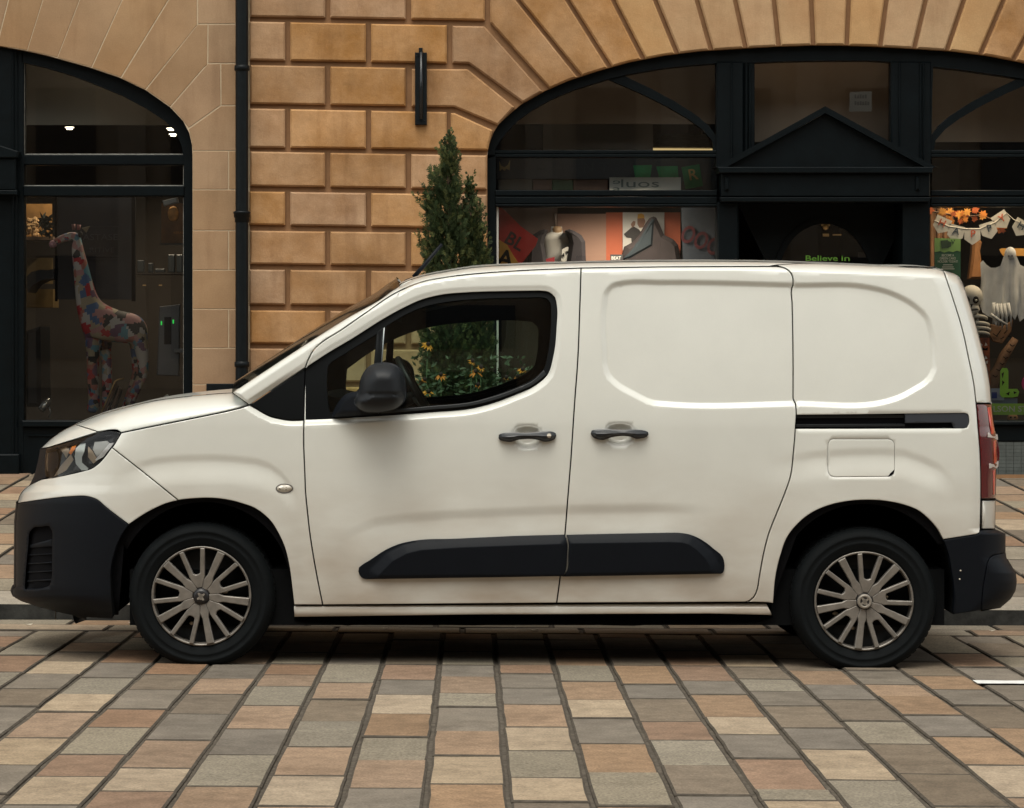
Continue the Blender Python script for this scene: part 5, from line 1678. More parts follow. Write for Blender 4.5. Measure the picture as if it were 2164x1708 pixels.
# boards that close the rooms behind the upper panes
for a, b, Y in ((1040, 1516, YI + .55), (1590, 1890, YI + .5), (1962, 2446, YI + .6)):
    flat("bulkhead", rect(a - 20, b + 20, 40, 262 if a < 1500 else 300), Y, M("brown_bulkhead", (.42, .345, .275), .8, var=.08, vscale=1.5), bld, .04)
flat("bulkhead", rect(-845, 420, 40, 264), YT + .75, M("olive_bulkhead", (.46, .44, .375), .8, var=.05, vscale=1.5), lb, .04)
flat("wall_box", rect(1148, 1380, 262, 330), YI + .9, M("grey_panel", (.34, .315, .28), .8), bld, .04)

def lamp(px, py, Y, power, col, name, label, group, size=.06):
    c = P(px, py, Y)
    MBl = MB().lathe(c, 'z', [(.001, 0), (size, 0), (size, .012), (size + .012, .014), (size + .012, .02)], 18)
    o = MBl.build(name, mat("lit_lamp", (1.0, .86, .62), .5, emit=2.6), None, origin=c)
    setp(o, label, "lamp", group)
    ld = bpy.data.lights.new(name + "_light", 'SPOT')
    ld.spot_size = math.radians(150); ld.spot_blend = .5
    ld.energy = power; ld.color = col; ld.shadow_soft_size = .05
    lo_ = bpy.data.objects.new(name + "_light", ld)
    COL.objects.link(lo_)
    lo_.parent = o
    lo_.location = (0, 0, -.03)
# the lit downlights of the left shop
for i, (px, py, Y) in enumerate([(147, 274, YT + 1.3), (338, 263, YT + 1.0), (361, 276, YT + 1.7), (366, 288, YT + 2.5)]):
    lamp(px, py, Y, 16.0, (1, .82, .58), "ceiling_downlight", ["lit round downlight alone at the left of the arched salon window", "highest of the three lit downlights at the right of the salon window",
         "middle of the three lit downlights at the right of the salon window", "lowest, farthest lit downlight at the right of the salon window"][i], "lit downlights in the salon ceiling", .024)
# lit ceiling panel of the middle shop
cp = root("ceiling_panel", 1440, 300, YI + 1.6, "lit slanting ceiling light panel with a yellow front edge behind the arched glass", "light panel")
a = P(1375, 316, YI + 1.2); b = P(1515, 317, YI + 1.2); c2 = P(1511, 289, YI + 1.9); d2_ = P(1404, 289, YI + 1.9)
MB().add([a, b, c2, d2_] + [(q[0], q[1], q[2] + .02) for q in (a, b, c2, d2_)], [(0, 1, 2, 3), (7, 6, 5, 4), (0, 4, 5, 1), (1, 5, 6, 2), (2, 6, 7, 3), (3, 7, 4, 0)]).build("panel", M("panel_face", (.34, .32, .28), .5, var=.35, vscale=11), cp)
MB().tube([(a[0], a[1] - .01, a[2]), (b[0], b[1] - .01, b[2])], .009, 6).build("lit_edge", mat("lit_edge", (1.0, .72, .32), .5, emit=.35), cp)
ld = bpy.data.lights.new("ceiling_panel_light", 'SPOT'); ld.spot_size = math.radians(160); ld.spot_blend = .4; ld.energy = 46; ld.color = (1, .85, .65); ld.shadow_soft_size = .25
lo_ = bpy.data.objects.new("ceiling_panel_light", ld); COL.objects.link(lo_); lo_.parent = cp; lo_.location = (-.55, -1.64, -.57)  # added fill close behind the glass, well in front of the panel

# ---- left shop
WARM = M("warm_board", (.30, .155, .045), .6, var=.3, vscale=4)
g = root("display_shelf", 82, 500, YT + 1.6, "warm lit shelf with dried flowers at the left of the salon window", "shelf")
flat("back_board", rect(54, 110, 431, 500), YT + 1.7, WARM, g)
flat("shelf_board", rect(50, 112, 500, 507), YT + 1.5, M("shelf_brown", (.10, .06, .035)), g, .25)
flat("lower_board", rect(52, 112, 545, 600), YT + 1.7, M("drawer_ochre", (.17, .12, .055), .6, var=.2, vscale=5), g)
flat("cabinet", rect(54, 112, 611, 650), YT + 1.65, M("drawer_ochre2", (.14, .09, .03), .6, var=.2, vscale=5), g, .3)
dm = MB()
for i in range(26):
    px, py = random.uniform(58, 82), random.uniform(462, 498)
    c = P(px, py, YT + 1.55); r = random.uniform(.012, .03)
    dm.ball(c, r, 6, 4)
setp(dm.build("dried_flowers", M("dried_flower", (.42, .26, .12), .8, var=.4, vscale=30), g), kind="stuff")
g = root("vase_plant", 97, 500, YT + 1.45, "dark leafy plant on the lit shelf in the salon", "plant")
pl = MB()
for i in range(40):
    c = Vector(P(random.uniform(86, 112), random.uniform(455, 498), YT + 1.45)); w = Vector((random.uniform(-1, 1), random.uniform(-.3, .3), random.uniform(-1, 1))).normalized() * .045
    n_ = w.cross(Vector((random.random(), 1, random.random()))).normalized() * .014
    pl.add([c - w, c + n_, c + w, c - n_], [(0, 1, 2, 3)])
setp(pl.build("leaves", M("dark_leaf", (.012, .018, .013), .7), g), kind="stuff")
g = root("salon_chair", 85, 660, YT + 1.0, "dark rounded salon chair behind the glass at the left", "chair")
ch = MB().band([(56, 585), (66, 575), (85, 570), (100, 571), (114, 569)], [(58, 618), (72, 600), (88, 592), (102, 590), (114, 588)], YT + .95, .4); ch.build("backrest", M("chair_black", (.010, .011, .013), .5), g)
MB().prism([(52, 700), (84, 690), (86, 860), (52, 860)], YT + .9, .5, .03).build("seat_body", M("chair_black", (.010, .011, .013), .5), g)
g = root("poster_board", 200, 633, YT + 1.0, "tall dark poster with thin grey lettering behind the giraffe", "poster")
flat("board", rect(118, 284, 418, 633), YT + 1.0, M("poster_dark", (.014, .014, .019), .5, var=.3, vscale=2), g, .02)
flat("frame_edge", rect(278, 286, 414, 637), YT + .985, GAP, g, .02); flat("frame_edge", rect(116, 121, 414, 637), YT + .985, GAP, g, .02)
flat("top_rail", rect(118, 286, 408, 414), YT + .97, M("grey_rail", (.05, .055, .06)), g, .02)
LG = M("lettering_grey", (.10, .10, .11), .6)
text("ASTASE", 212, 502, 13, YT + .99, LG, g, width=74)
text("RITIVE", 215, 529, 10, YT + .99, LG, g, width=52)
text("KERASTASE", 340, 384, 6, YT + 1.2, M("lettering_faint", (.05, .05, .05)), g, width=40) if False else None
for y in (478, 540, 546):
    flat("small_print", rect(186, 250, y, y + 2.5), YT + .99, M("print_dim", (.045, .045, .05)), g, .002)
g = root("photo_poster", 364, 514, YT + .8, "amber coloured beauty poster at the right of the salon window", "poster")
flat("board", rect(341, 388, 430, 516), YT + .82, M("poster_amber", (.22, .095, .022), .5, col2=(.05, .022, .01), vscale=5), g, .02)
MB().ball(P(366, 452, YT + .81), (.045, .012, .06), 10, 7).build("pale_shape", M("poster_glow", (.55, .27, .07), .5, var=.4, vscale=12), g, True)
text("KERAS", 377, 492, 4.5, YT + .815, M("poster_gold", (.50, .20, .03)), g, width=20)
flat("bottom_rail", rect(338, 390, 514, 518), YT + .80, M("grey_rail", (.05, .055, .06)), g, .03)
g = root("security_camera", 358, 420, YT + .45, "white box camera tilted under the transom of the salon window", "camera")
MB().prism(rot(rect(344, 376, 420, 432), (360, 426), -14), YT + .45, .06, .008).build("camera_body", M("camera_grey", (.34, .36, .37), .5), g)
MB().prism(rect(366, 372, 409, 420), YT + .47, .03).build("camera_bracket", IRON, g)
g = root("product_shelf", 340, 576, YT + 1.7, "dim shelf with a few dark bottles right of the giraffe", "shelf")
flat("shelf_board", rect(286, 390, 576, 580), YT + 1.7, M("shelf_dark", (.03, .026, .024)), g, .3)
for px, h, w in ((297, 26, 14), (318, 20, 10), (338, 8, 20), (362, 38, 14), (379, 38, 12)):
    MB().pbox(px - w / 2, px + w / 2, 576 - h, 576, YT + 1.75, .06, .006).build("bottle", M("bottle_slate", (.035, .042, .048), .4), g)
for px, py in ((305, 603), (339, 603)):
    flat("label_light", rect(px - 3.5, px + 3.5, py - 1.2, py + 1.2), YT + 1.69, M("warm_tag", (.5, .34, .16)), g, .004)
g = root("card_machine", 357, 795, YT + .6, "grey upright display panel with two green lights by the salon window", "display panel")
MB().prism([(337, 648), (380, 643), (378, 795), (331, 793)], YT + .6, .05, .006).build("panel", M("panel_grey", (.13, .14, .155), .4, var=.12, vscale=3), g)
flat("screen", rect(347, 362, 670, 728), YT + .595, M("screen_dark", (.012, .015, .025), .2), g, .008)
for px, py in ((341, 683), (366, 680)):
    flat("green_light", rect(px - 1.3, px + 1.3, py - 4, py + 4), YT + .594, mat("green_led", (.05, .85, .12), .5, emit=.35), g, .006)
flat("card_tray", rect(368, 390, 737, 745), YT + .57, M("tray_grey", (.20, .21, .22)), g, .04)
g = root("window_spotlight", 96, 877, YT + .25, "small silver spotlight on the floor of the salon window", "spotlight")
cs = Vector(P(95, 858, YT + .3))
MB().tube([cs + Vector((-.025, -.03, -.03)), cs + Vector((.012, 0, .02)), cs + Vector((.03, .02, .05))], [.03, .032, .018], 14).build("lamp_head", M("spot_silver", (.45, .47, .46), .25, metal=.7), g, True)
MB().tube([cs + Vector((.03, 0, .0)), cs + Vector((.045, 0, -.05)), cs + Vector((.03, 0, -.09))], .006, 6).build("lamp_arm", M("spot_silver", (.45, .47, .46), .25, metal=.7), g, True)
g = root("window_spotlight", 352, 850, YT + .25, "small silver spotlight half hidden by the bonnet in the salon window", "spotlight")
MB().tube([P(342, 850, YT + .3), P(352, 842, YT + .28), P(356, 836, YT + .26)], [.024, .028, .015], 12).build("lamp_head", M("spot_silver", (.45, .47, .46), .25, metal=.7), g, True)
g = root("folding_rack", 232, 880, YT + .3, "folding black rack with a thin gold rim in front of the giraffe", "rack")
GOLD = M("gold_rim", (.48, .33, .15), .3, metal=.6)
MB().tube([P(209, 884, YT + .2), P(243, 806, YT + .3), P(248, 803, YT + .3), P(262, 800, YT + .32)], .006, 6).build("rim", GOLD, g, True)
for k in range(4):
    MB().tube([P(214 + k * 8, 884, YT + .22), P(246 + k * 4, 812 + k * 4, YT + .32)], .007 if k % 2 else .011, 6).build("rack_bar", M("rack_black", (.02, .017, .017), .5) if k % 2 else M("rack_tan", (.16, .11, .085), .5), g, True)

# patchwork giraffe
gir = root("giraffe_figure", 240, 880, YT + .55, "papier mache giraffe covered in bright fabric patches standing in the salon window", "giraffe figure")
YGi = YT + .55
PATCH = [M("patch_white", (.40, .38, .36)), M("patch_red", (.36, .03, .035)), M("patch_blue", (.07, .12, .24)), M("patch_teal", (.10, .24, .30)), M("patch_black", (.015, .015, .018)), M("patch_pink", (.38, .20, .20)), M("patch_cream", (.32, .27, .19)), M("patch_purple", (.13, .07, .12)), M("patch_salmon", (.34, .13, .10))]
me = bpy.data.meshes.new("body")
sk = [(162, 497, .045, -1), (132, 504, .032, 0), (112, 515, .026, 1), (163, 522, .048, 0), (170, 560, .062, 3), (178, 606, .078, 4), (186, 650, .105, 5), (205, 675, .125, 6), (250, 690, .125, 7), (292, 688, .12, 8), (308, 680, .08, 9),
      (196, 715, .072, 7), (197, 745, .052, 11), (196, 790, .048, 12), (199, 845, .045, 13), (196, 874, .055, 14),
      (296, 720, .068, 9), (302, 755, .050, 16), (303, 790, .042, 17), (285, 825, .040, 18), (270, 860, .040, 19),
      (214, 715, .060, 7), (226, 760, .042, 21), (226, 875, .038, 22), (288, 722, .055, 9), (290, 790, .040, 24), (262, 876, .036, 25)]
vv = []
for i, (px, py, r, pa) in enumerate(sk):
    dy = .10 if i >= 21 else (-.06 if 11 <= i <= 20 else 0)
    p = Vector(P(px, py, YGi + dy)) - wloc(gir)
    vv.append(p)
me.from_pydata(vv, [(i, s[3]) for i, s in enumerate(sk) if s[3] >= 0], [])
gb = bpy.data.objects.new("body", me); COL.objects.link(gb); gb.parent = gir
sm_ = gb.modifiers.new("skin", 'SKIN')
for i, s in enumerate(sk):
    me.skin_vertices[0].data[i].radius = (s[2], s[2])
me.skin_vertices[0].data[7].use_root = True
gb.modifiers.new("sub", 'SUBSURF').levels = 3
dg = bpy.context.evaluated_depsgraph_get()
me2 = bpy.data.meshes.new_from_object(gb.evaluated_get(dg))
gb.modifiers.clear(); gb.data = me2
me2.materials.clear()
for m_ in PATCH: me2.materials.append(m_)
# patches: nearest of scattered seeds
rp_ = np.random.RandomState(5)
cen = np.array([p.center[:] for p in me2.polygons])
seeds = cen[rp_.choice(len(cen), 700, replace=False)]
sid = rp_.choice(len(PATCH), 700, p=[.15, .13, .12, .06, .12, .13, .13, .06, .10])
near = np.concatenate([((c_[:, None, :] - seeds[None]) ** 2).sum(-1).argmin(1) for c_ in np.array_split(cen, 20)])
for p_, q_ in zip(me2.polygons, near): p_.material_index = int(sid[q_])
me2.shade_smooth()
hd_ = MB()
hd_.tube([P(156, 486, YGi - .02), P(155, 474, YGi - .02)], [.012, .016], 8); hd_.tube([P(166, 486, YGi + .03), P(167, 475, YGi + .03)], [.012, .016], 8)
hd_.build("horns", PATCH[5], gir, True)
MB().ball(P(112, 516, YGi - .01), (.032, .03, .03), 10, 7).build("snout", M("snout_pink", (.42, .22, .26)), gir, True)
MB().ball(P(170, 496, YGi - .05), (.02, .012, .025), 8, 6).build("eye_patch", PATCH[4], gir, True)
MB().prism([(172, 482), (190, 478), (182, 492)], YGi - .01, .012, .003).build("ear", PATCH[6], gir)

# ---- middle shop
rb_ = root("flag_banner", 1054, 440, YI - .05, "red and yellow pennant banner with dark letters at the left of the middle window", "banner")
REDC = M("banner_red", (.42, .018, .012), .7, var=.12, vscale=6); YEL = M("banner_yellow", (.62, .31, .035), .7, var=.12, vscale=6); DK = M("banner_ink", (.028, .008, .008), .7)
flat("red_cloth", [(1054, 436), (1066, 444), (1100, 478), (1137, 505), (1132, 520), (1100, 560), (1054, 506)], YI - .05, REDC, rb_)
flat("yellow_cloth", [(1054, 506), (1072, 518), (1085, 540), (1100, 562), (1054, 620)], YI - .055, YEL, rb_)
text("BL", 1087, 511, 27, YI - .062, DK, rb_, deg=31, bold=.02)
text("A", 1068, 548, 34, YI - .064, GAP, rb_, deg=12, bold=.025)
pm = root("mannequin_bust", 1177, 640, YI + .35, "headless shop mannequin wearing a white top and a dark jacket", "mannequin")
YM = YI + .35
prof = [(1.0, 555), (1.0, 520), (.98, 505), (.92, 496), (.72, 490), (.34, 486), (.30, 480)]
mbm = MB()
cx_, _, _ = P(1177, 0, YM)
ringv, rf = [], []
ppm = YM / F
for k, (w, py) in enumerate([(26, 660), (24, 600), (28, 555), (30, 525), (33, 508), (31, 499), (20, 493), (13, 489), (11.5, 478)]):
    z = P(0, py, YM)[2]
    for j in range(20):
        t = 2 * math.pi * j / 20
        ringv.append((cx_ + w * ppm * math.cos(t), YM + .11 + w * ppm * .62 * math.sin(t), z))
for i in range(8):
    for j in range(20):
        rf.append((i * 20 + j, i * 20 + (j + 1) % 20, (i + 1) * 20 + (j + 1) % 20, (i + 1) * 20 + j))
mbm.add(ringv, rf); mbm.build("torso", M("top_white", (.62, .61, .57), .8), pm, True)
MB().lathe(P(1177, 484, YM + .11), 'z', [(.001, .02), (.034, .018), (.042, .0), (.040, -.03), (.03, -.05)], 16).build("neck_cap", M("neck_wood", (.34, .22, .12), .5), pm, True)
MB().tube([P(1174, 478, YM + .11), P(1174, 452, YM + .11)], .010, 8).build("neck_rod", M("rod_dim", (.16, .12, .10), .5), pm, True)
jk = MB()
for s in (-1, 1):
    pts = [(26, 484), (36, 487), (52, 497), (60, 510), (62, 560), (58, 660), (8, 660), (20, 560), (27, 515), (24, 500), (18, 487)]
    jk.prism([(1177 + s * a, b) for a, b in pts], YM - .07, .22, .03)
jk.build("jacket", M("jacket_dark", (.016, .013, .017), .85, var=.2, vscale=9), pm)
pr = MB().prism([(1188, 527), (1200, 521), (1206, 530), (1204, 545), (1196, 558), (1186, 552)], YM - .035, .008)
pr.build("top_print", M("print_pale", (.55, .54, .50)), pm)
for q in ([(1188, 540), (1192, 534), (1193, 545)], [(1197, 530), (1202, 532), (1198, 538)], [(1151, 548), (1172, 543), (1172, 556), (1153, 560)]):
    flat("top_print", q, YM - .045, M("print_red", (.30, .02, .03)) if q[0][0] < 1160 else GAP, pm, .004)
for nm, q, c, lab in (("display_board", rect(1178, 1281, 452, 900), (.33, .195, .145), "pinkish beige display board behind the mannequin"), ("display_board", rect(1281, 1438, 449, 900), (.44, .105, .048), "orange display board carrying the poster")):
    o = flat(nm, q, YI + .62, M(nm + str(c[0]), c, .7, var=.05, vscale=3), None, .03, loc=P(q[0][0], 900, YI + .62))
    setp(o, lab, "display board")
o = flat("display_board", rect(1060, 1178, 440, 900), YI + .63, M("board_taupe", (.15, .10, .078), .7), None, .03, loc=P(1060, 900, YI + .63)); setp(o, "brown taupe display board at the left behind the banner", "display board")
po = root("wall_poster", 1360, 526, YI + .58, "white poster of a person in dark coat and yellow hat with raised hand", "poster")
flat("sheet", rect(1316, 1404, 449, 530), YI + .6, M("poster_paper", (.50, .49, .47), .6), po, .006)
YP = YI + .595
flat("coat", [(1318, 495), (1326, 488), (1338, 478), (1352, 486), (1360, 497), (1375, 490), (1384, 500), (1386, 530), (1336, 530), (1334, 503), (1324, 502)], YP, M("print_coat", (.03, .028, .03)), po, .003)
flat("face", [(1347, 462), (1352, 459), (1361, 460), (1364, 468), (1360, 480), (1352, 483), (1347, 474)], YP - .002, M("print_skin", (.22, .12, .085)), po, .003)
flat("raised_hand", [(1333, 474), (1338, 467), (1343, 468), (1342, 476), (1336, 482)], YP - .002, M("print_skin", (.22, .12, .085)), po, .003)
flat("hat", [(1347, 462), (1348, 453), (1355, 451), (1361, 454), (1362, 461)], YP - .004, M("print_hat", (.55, .30, .05)), po, .003)
flat("shirt", [(1348, 482), (1360, 481), (1356, 492)], YP - .003, WHITE, po, .003)
hood = root("hooded_costume", 1385, 640, YI + .4, "pointed dark hooded cloak standing in front of the poster", "costume")
MB().prism([(1382, 457), (1388, 460), (1396, 477), (1404, 496), (1424, 506), (1434, 518), (1440, 560), (1445, 660), (1310, 660), (1316, 540), (1322, 520), (1340, 510), (1356, 490), (1368, 470), (1376, 459)], YI + .4, .2, .035).build("cloak", M("cloak_dark", (.026, .020, .022), .85, var=.2, vscale=6), hood)
MB().prism([(1378, 462), (1384, 464), (1380, 520), (1330, 548), (1318, 546), (1350, 508)], YI + .385, .05, .02).build("cloak_fold", M("cloak_teal", (.014, .024, .032), .8), hood)
bs = root("small_sign", 1302, 553, YI + .3, "small black sign lettered in white below the orange board", "sign")
flat("plate", rect(1290, 1316, 538, 566), YI + .3, M("plate_black", (.03, .03, .033)), bs, .01)
text("BEAT", 1302, 546, 7, YI + .298, M("letter_white", (.5, .5, .48)), bs, width=20, bold=.02)
bb = root("blue_banner", 1475, 440, YI + .1, "blue grey cloth banner with dark red round letters by the door", "banner")
flat("cloth", [(1440, 437), (1512, 437), (1512, 640), (1446, 640)], YI + .1, M("banner_slate", (.055, .068, .088), .8, var=.25, vscale=3), bb)
text("OOO", 1481, 510, 37, YI + .09, M("banner_maroon", (.085, .016, .022)), bb, deg=24, width=88, bold=.02)
# narrow strip of the window
ss = root("white_sign", 1363, 402, YI + .05, "white sign with pale grey letters standing on the transom", "sign")
flat("board", rect(1288, 1439, 375, 402), YI + .05, M("sign_white", (.62, .63, .58), .5), ss, .012)
GRN = M("sign_grey", (.19, .23, .215))
text("luos", 1352, 388.5, 17, YI + .045, GRN, ss, width=80)
text("a", 1303, 399, 13, YI + .046, GRN, ss, width=17)
text("e", 1303, 384, 11, YI + .046, GRN, ss, width=16, flipx=True)
for a, b, c, lab in ((1053, 1125, (.16, .155, .135), "grey"), (1126, 1166, (.17, .11, .09), "dusty pink"), (1167, 1211, (.07, .14, .085), "green"), (1212, 1284, (.20, .13, .10), "brown pink")):
    o = flat("display_box", rect(a, b, 379 if lab == "grey" else 380, 402), YI + .12, M("box_" + lab.replace(" ", "_"), c, .7, var=.08, vscale=8), None, .12, .004, loc=P((a + b) / 2, 402, YI + .12))
    setp(o, lab + " box in the row standing on the shop window transom", "box", "boxes on the transom")
pen = [([(1338, 350), (1378, 349), (1374, 376), (1343, 378)], "", "plain dark green pennant, leftmost of three under the transom"), ([(1387, 352), (1432, 351), (1434, 377), (1394, 378)], "", "plain green pennant between the other two under the transom"), (rot(rect(1444, 1482, 350, 397), (1463, 373), -10), "R", "bright green pennant with a gold letter by the door pier")]
for q, s, lab in pen:
    g = root("green_pennant", q[0][0], q[0][1], YI + .2, lab, "pennant", "green pennants in the middle window")
    flat("cloth", q, YI + .2, M("pennant_green", (.018, .21, .075) if not s else (.018, .21, .075), .7, var=.2, vscale=8), g)
    if s: text(s, 1464, 370, 23, YI + .19, M("pennant_gold", (.55, .38, .14)), g, deg=-10, bold=.015)
flat("dark_fascia", rect(1050, 1340, 333, 378), YI + .35, M("fascia_dark", (.016, .02, .024), .6), bld, .03)
for i, ch in enumerate("VKHINT"):  # reflection of lettering in the glass, painted as dim letters on the board
    text(ch, 1112 + i * 33, 355, 22, YI + .345, M("reflected_letter", (.028, .034, .036)), bld, "reflected_letter")
flat("strip_back", rect(1340, 1516, 333, 404), YI + .45, M("strip_teal", (.018, .032, .04), .6), bld, .03)
o = root("paper_cutout", 1066, 352, YI + .02, "yellow bat shaped paper cut-out hanging in the corner of the window strip", "decoration")
flat("cutout", [(1055, 340), (1059, 350), (1066, 354), (1073, 349), (1078, 338), (1077, 360), (1070, 357), (1066, 361), (1061, 357), (1056, 362)], YI + .02, M("cutout_yellow", (.42, .32, .14)), o, .003)
# doorway
LV = mat("lime_vinyl", (.20, .52, .06), .6)
text("Believe", 1736, 546.5, 11.5, YD - .01, LV, door_o, "door_lettering", width=68, bold=.012)
text("in", 1787, 546.5, 11.5, YD - .01, LV, door_o, "door_lettering", width=18, bold=.012)
g = root("door_ornament", 1745, 480, YD - .05, "small gold emblem at the top of the dark shop door", "emblem")
MB().lathe(P(1745, 480, YD - .03), 'y', [(.001, -.006), (.018, -.006), (.024, 0), (.024, .01)], 16).build("disc", GOLD, g, True)
flat("bracket", rect(1736, 1754, 474, 478), YD - .03, GOLD, g, .01)
flat("lower_disc", rect(1739, 1752, 494, 500), YD - .03, GOLD, g, .01)
flat("gold_bar", rect(1760, 1778, 495, 498), YD - .03, GOLD, g, .01)
g = root("paper_notice", 1824, 542, YD + .4, "small grey notice seen through the arched door glass", "notice")
flat("sheet", rect(1813, 1833, 533, 545), YD + .4, M("notice_grey", (.14, .14, .145)), g, .004)
g = root("window_notice", 1818, 235, YI + .02, "square white paper notice inside the pane above the door", "notice")
flat("sheet", [(1796, 195), (1842, 193), (1842, 236), (1795, 236)], YI - .14, M("notice_paper", (.27, .25, .22), .7), g, .004)
for y0, n_ in ((200, 5), (214, 6)):
    for k in range(n_):
        flat("print_mark", rect(1806 + k * 5.4, 1810 + k * 5.4, y0 + (k % 2), y0 + 8), YI - .143, M("notice_print", (.15, .135, .12)), g, .002)

# ---- right shop
bun = root("happy_bunting", 2055, 500, YI - .02, "string of white pennants spelling HAPPY H over the Halloween window", "bunting")
PN = M("pennant_white", (.60, .59, .56), .7)
INKB, INKR = M("ink_navy", (.03, .055, .085)), M("ink_coral", (.55, .12, .06))
pts_ = [(1990, 476, 24, "H", INKR), (2019.5, 493, 14, "A", INKB), (2055, 499, 0, "P", INKR), (2090, 487, -17, "P", INKB), (2117, 466, -33, "Y", INKR), (2157, 482, 30, "H", INKB), (2188, 500, 12, "A", INKR)]
for px, py, dg_, s, ink in pts_:
    q = rot([(px - 17, py - 17), (px + 17, py - 17), (px + 17, py + 7), (px, py + 19), (px - 17, py + 7)], (px, py), dg_)
    pn = flat("pennant", q, YI - .02, PN, bun, .003)
    text(s, px + 1, py - 4, 15, YI - .024, ink, pn, "letter", deg=dg_, bold=.01)
MB().tube([P(1974, 466, YI - .02), P(2004, 478, YI - .02), P(2040, 484, YI - .02), P(2070, 484, YI - .02), P(2103, 470, YI - .02), P(2127, 450, YI - .02), P(2142, 464, YI - .02), P(2175, 480, YI - .02)], .003, 5).build("string", WHITE, bun)
# maple leaves: each one an object
leafm = [M("leaf_orange", (.50, .17, .025), .7, var=.25, vscale=20), M("leaf_amber", (.58, .26, .045), .7, var=.25, vscale=20), M("leaf_rust", (.36, .08, .018), .7, var=.25, vscale=20)]
gar = root("leaf_garland", 2020, 455, YI + .05, "garland of orange maple leaves above the white bunting", "garland")
MB().tube([P(1962, 446, YI + .05), P(2000, 452, YI + .05), P(2040, 458, YI + .05), P(2075, 455, YI + .05), P(2110, 470, YI + .05)], .006, 5).build("stem", M("twig", (.08, .04, .02)), gar)
rl = random.Random(4)
star = [(0, -1.0), (.18, -.55), (.5, -.7), (.42, -.3), (.95, -.25), (.62, .05), (.75, .4), (.3, .3), (.06, .75), (-.06, .75), (-.3, .3), (-.75, .4), (-.62, .05), (-.95, -.25), (-.42, -.3), (-.5, -.7), (-.18, -.55)]
for i in range(26):
    t = rl.random()
    px = 1964 + 118 * t if i < 20 else rl.uniform(2098, 2122)
    py = (446 + 12 * math.sin(t * 3.1) + rl.uniform(-9, 13)) if i < 20 else rl.uniform(474, 490)
    r = rl.uniform(8, 13)
    a = rl.uniform(0, 360)
    q = rot([(px + r * x, py + r * y) for x, y in star], (px, py), a)
    flat("maple_leaf", q, YI + .03 + rl.uniform(-.04, .05), rl.choice(leafm), gar, .003)
lf_ = root("green_leaflet", 2003, 577, YI - .03, "two tone green recruitment leaflet taped inside the right window", "leaflet")
flat("upper_sheet", [(1975, 503), (2030, 505), (2030, 532), (2022, 530), (2014, 533), (2005, 531), (1996, 534), (1987, 531), (1975, 533)], YI - .03, M("leaflet_lime", (.22, .42, .12), .6), lf_, .003)
flat("lower_sheet", rect(1975, 2030, 528, 600), YI - .027, M("leaflet_green", (.014, .11, .055), .6), lf_, .003)
MB().prism(rot(rect(1989, 2004, 508, 525), (1996, 516), -6), YI - .033, .002).prism([(2004, 509), (2010, 512), (2010, 521), (2003, 524)], YI - .033, .002).build("leaflet_symbol", M("leaflet_dark", (.02, .06, .03)), lf_)
text("V", 2014, 512, 9, YI - .033, M("leaflet_dark", (.02, .06, .03)), lf_, bold=.02)
LW = M("leaflet_white", (.52, .56, .50))
for s, y, w in (("BECOME A", 540, 26), ("GREEN CARD", 546.5, 34), ("HOLDER TODAY!", 553, 42)):
    text(s, 2003, y, 5, YI - .031, LW, lf_, width=w, bold=.01)
for y, w in ((559, 20), (563.5, 24), (567.5, 28)):
    flat("small_print", rect(2003 - w / 2, 2003 + w / 2, y, y + 1.8), YI - .031, LW, lf_, .002)

sk_ = root("toy_skeleton", 2068, 720, YI + .0, "white plastic Halloween skeleton behind the van's rear corner", "skeleton")
BONE = M("bone_white", (.56, .54, .49), .6, var=.08, vscale=9)
YK_ = YI + .0
u_ = YK_ / F
cxs, _, czs = P(2053, 632, YK_)
MB().ball((cxs, YK_, czs + .02), (24 * u_, .07, 24 * u_), 18, 12).build("skull", BONE, sk_, True)
MB().prism([(2040, 645), (2069, 645), (2072, 655), (2066, 664), (2048, 666), (2040, 660)], YK_ - .065, .10, .02).build("jaw", BONE, sk_)
for px in (2043, 2062):
    MB().ball(P(px, 634, YK_ - .066), (.023, .012, .028), 12, 8).build("eye_socket", GAP, sk_, True)
    MB().ball(P(px + 1, 635, YK_ - .08), (.009, .004, .009), 8, 6).build("eye", M("eye_white", (.6, .6, .55)), sk_, True)
MB().prism([(2051, 643), (2056, 643), (2053.5, 650)], YK_ - .078, .01).build("nose_hole", GAP, sk_)
MB().prism([(2045, 655), (2068, 653), (2068, 655), (2046, 658)], YK_ - .072, .01).build("mouth_line", GAP, sk_)
for k, py in enumerate((668, 678, 688, 698)):
    w = (17, 22, 24, 22)[k]
    arc = [P(2068 + w * math.sin(t) , py + 6 * (1 - math.cos(t)) + (4 if k else 0), YK_ - .05 * math.cos(t) + .02) for t in np.linspace(-1.7, 1.7, 11)]
    MB().tube(arc, [.010 + .004 * math.cos(t) for t in np.linspace(-1.5, 1.5, 11)], 7).build("rib", BONE, sk_, True)
for k in range(9):
    MB().ball(P(2066, 665 + k * 6.3, YK_ - .02), (.014, .012, .009), 8, 5).build("vertebra", BONE, sk_, True)

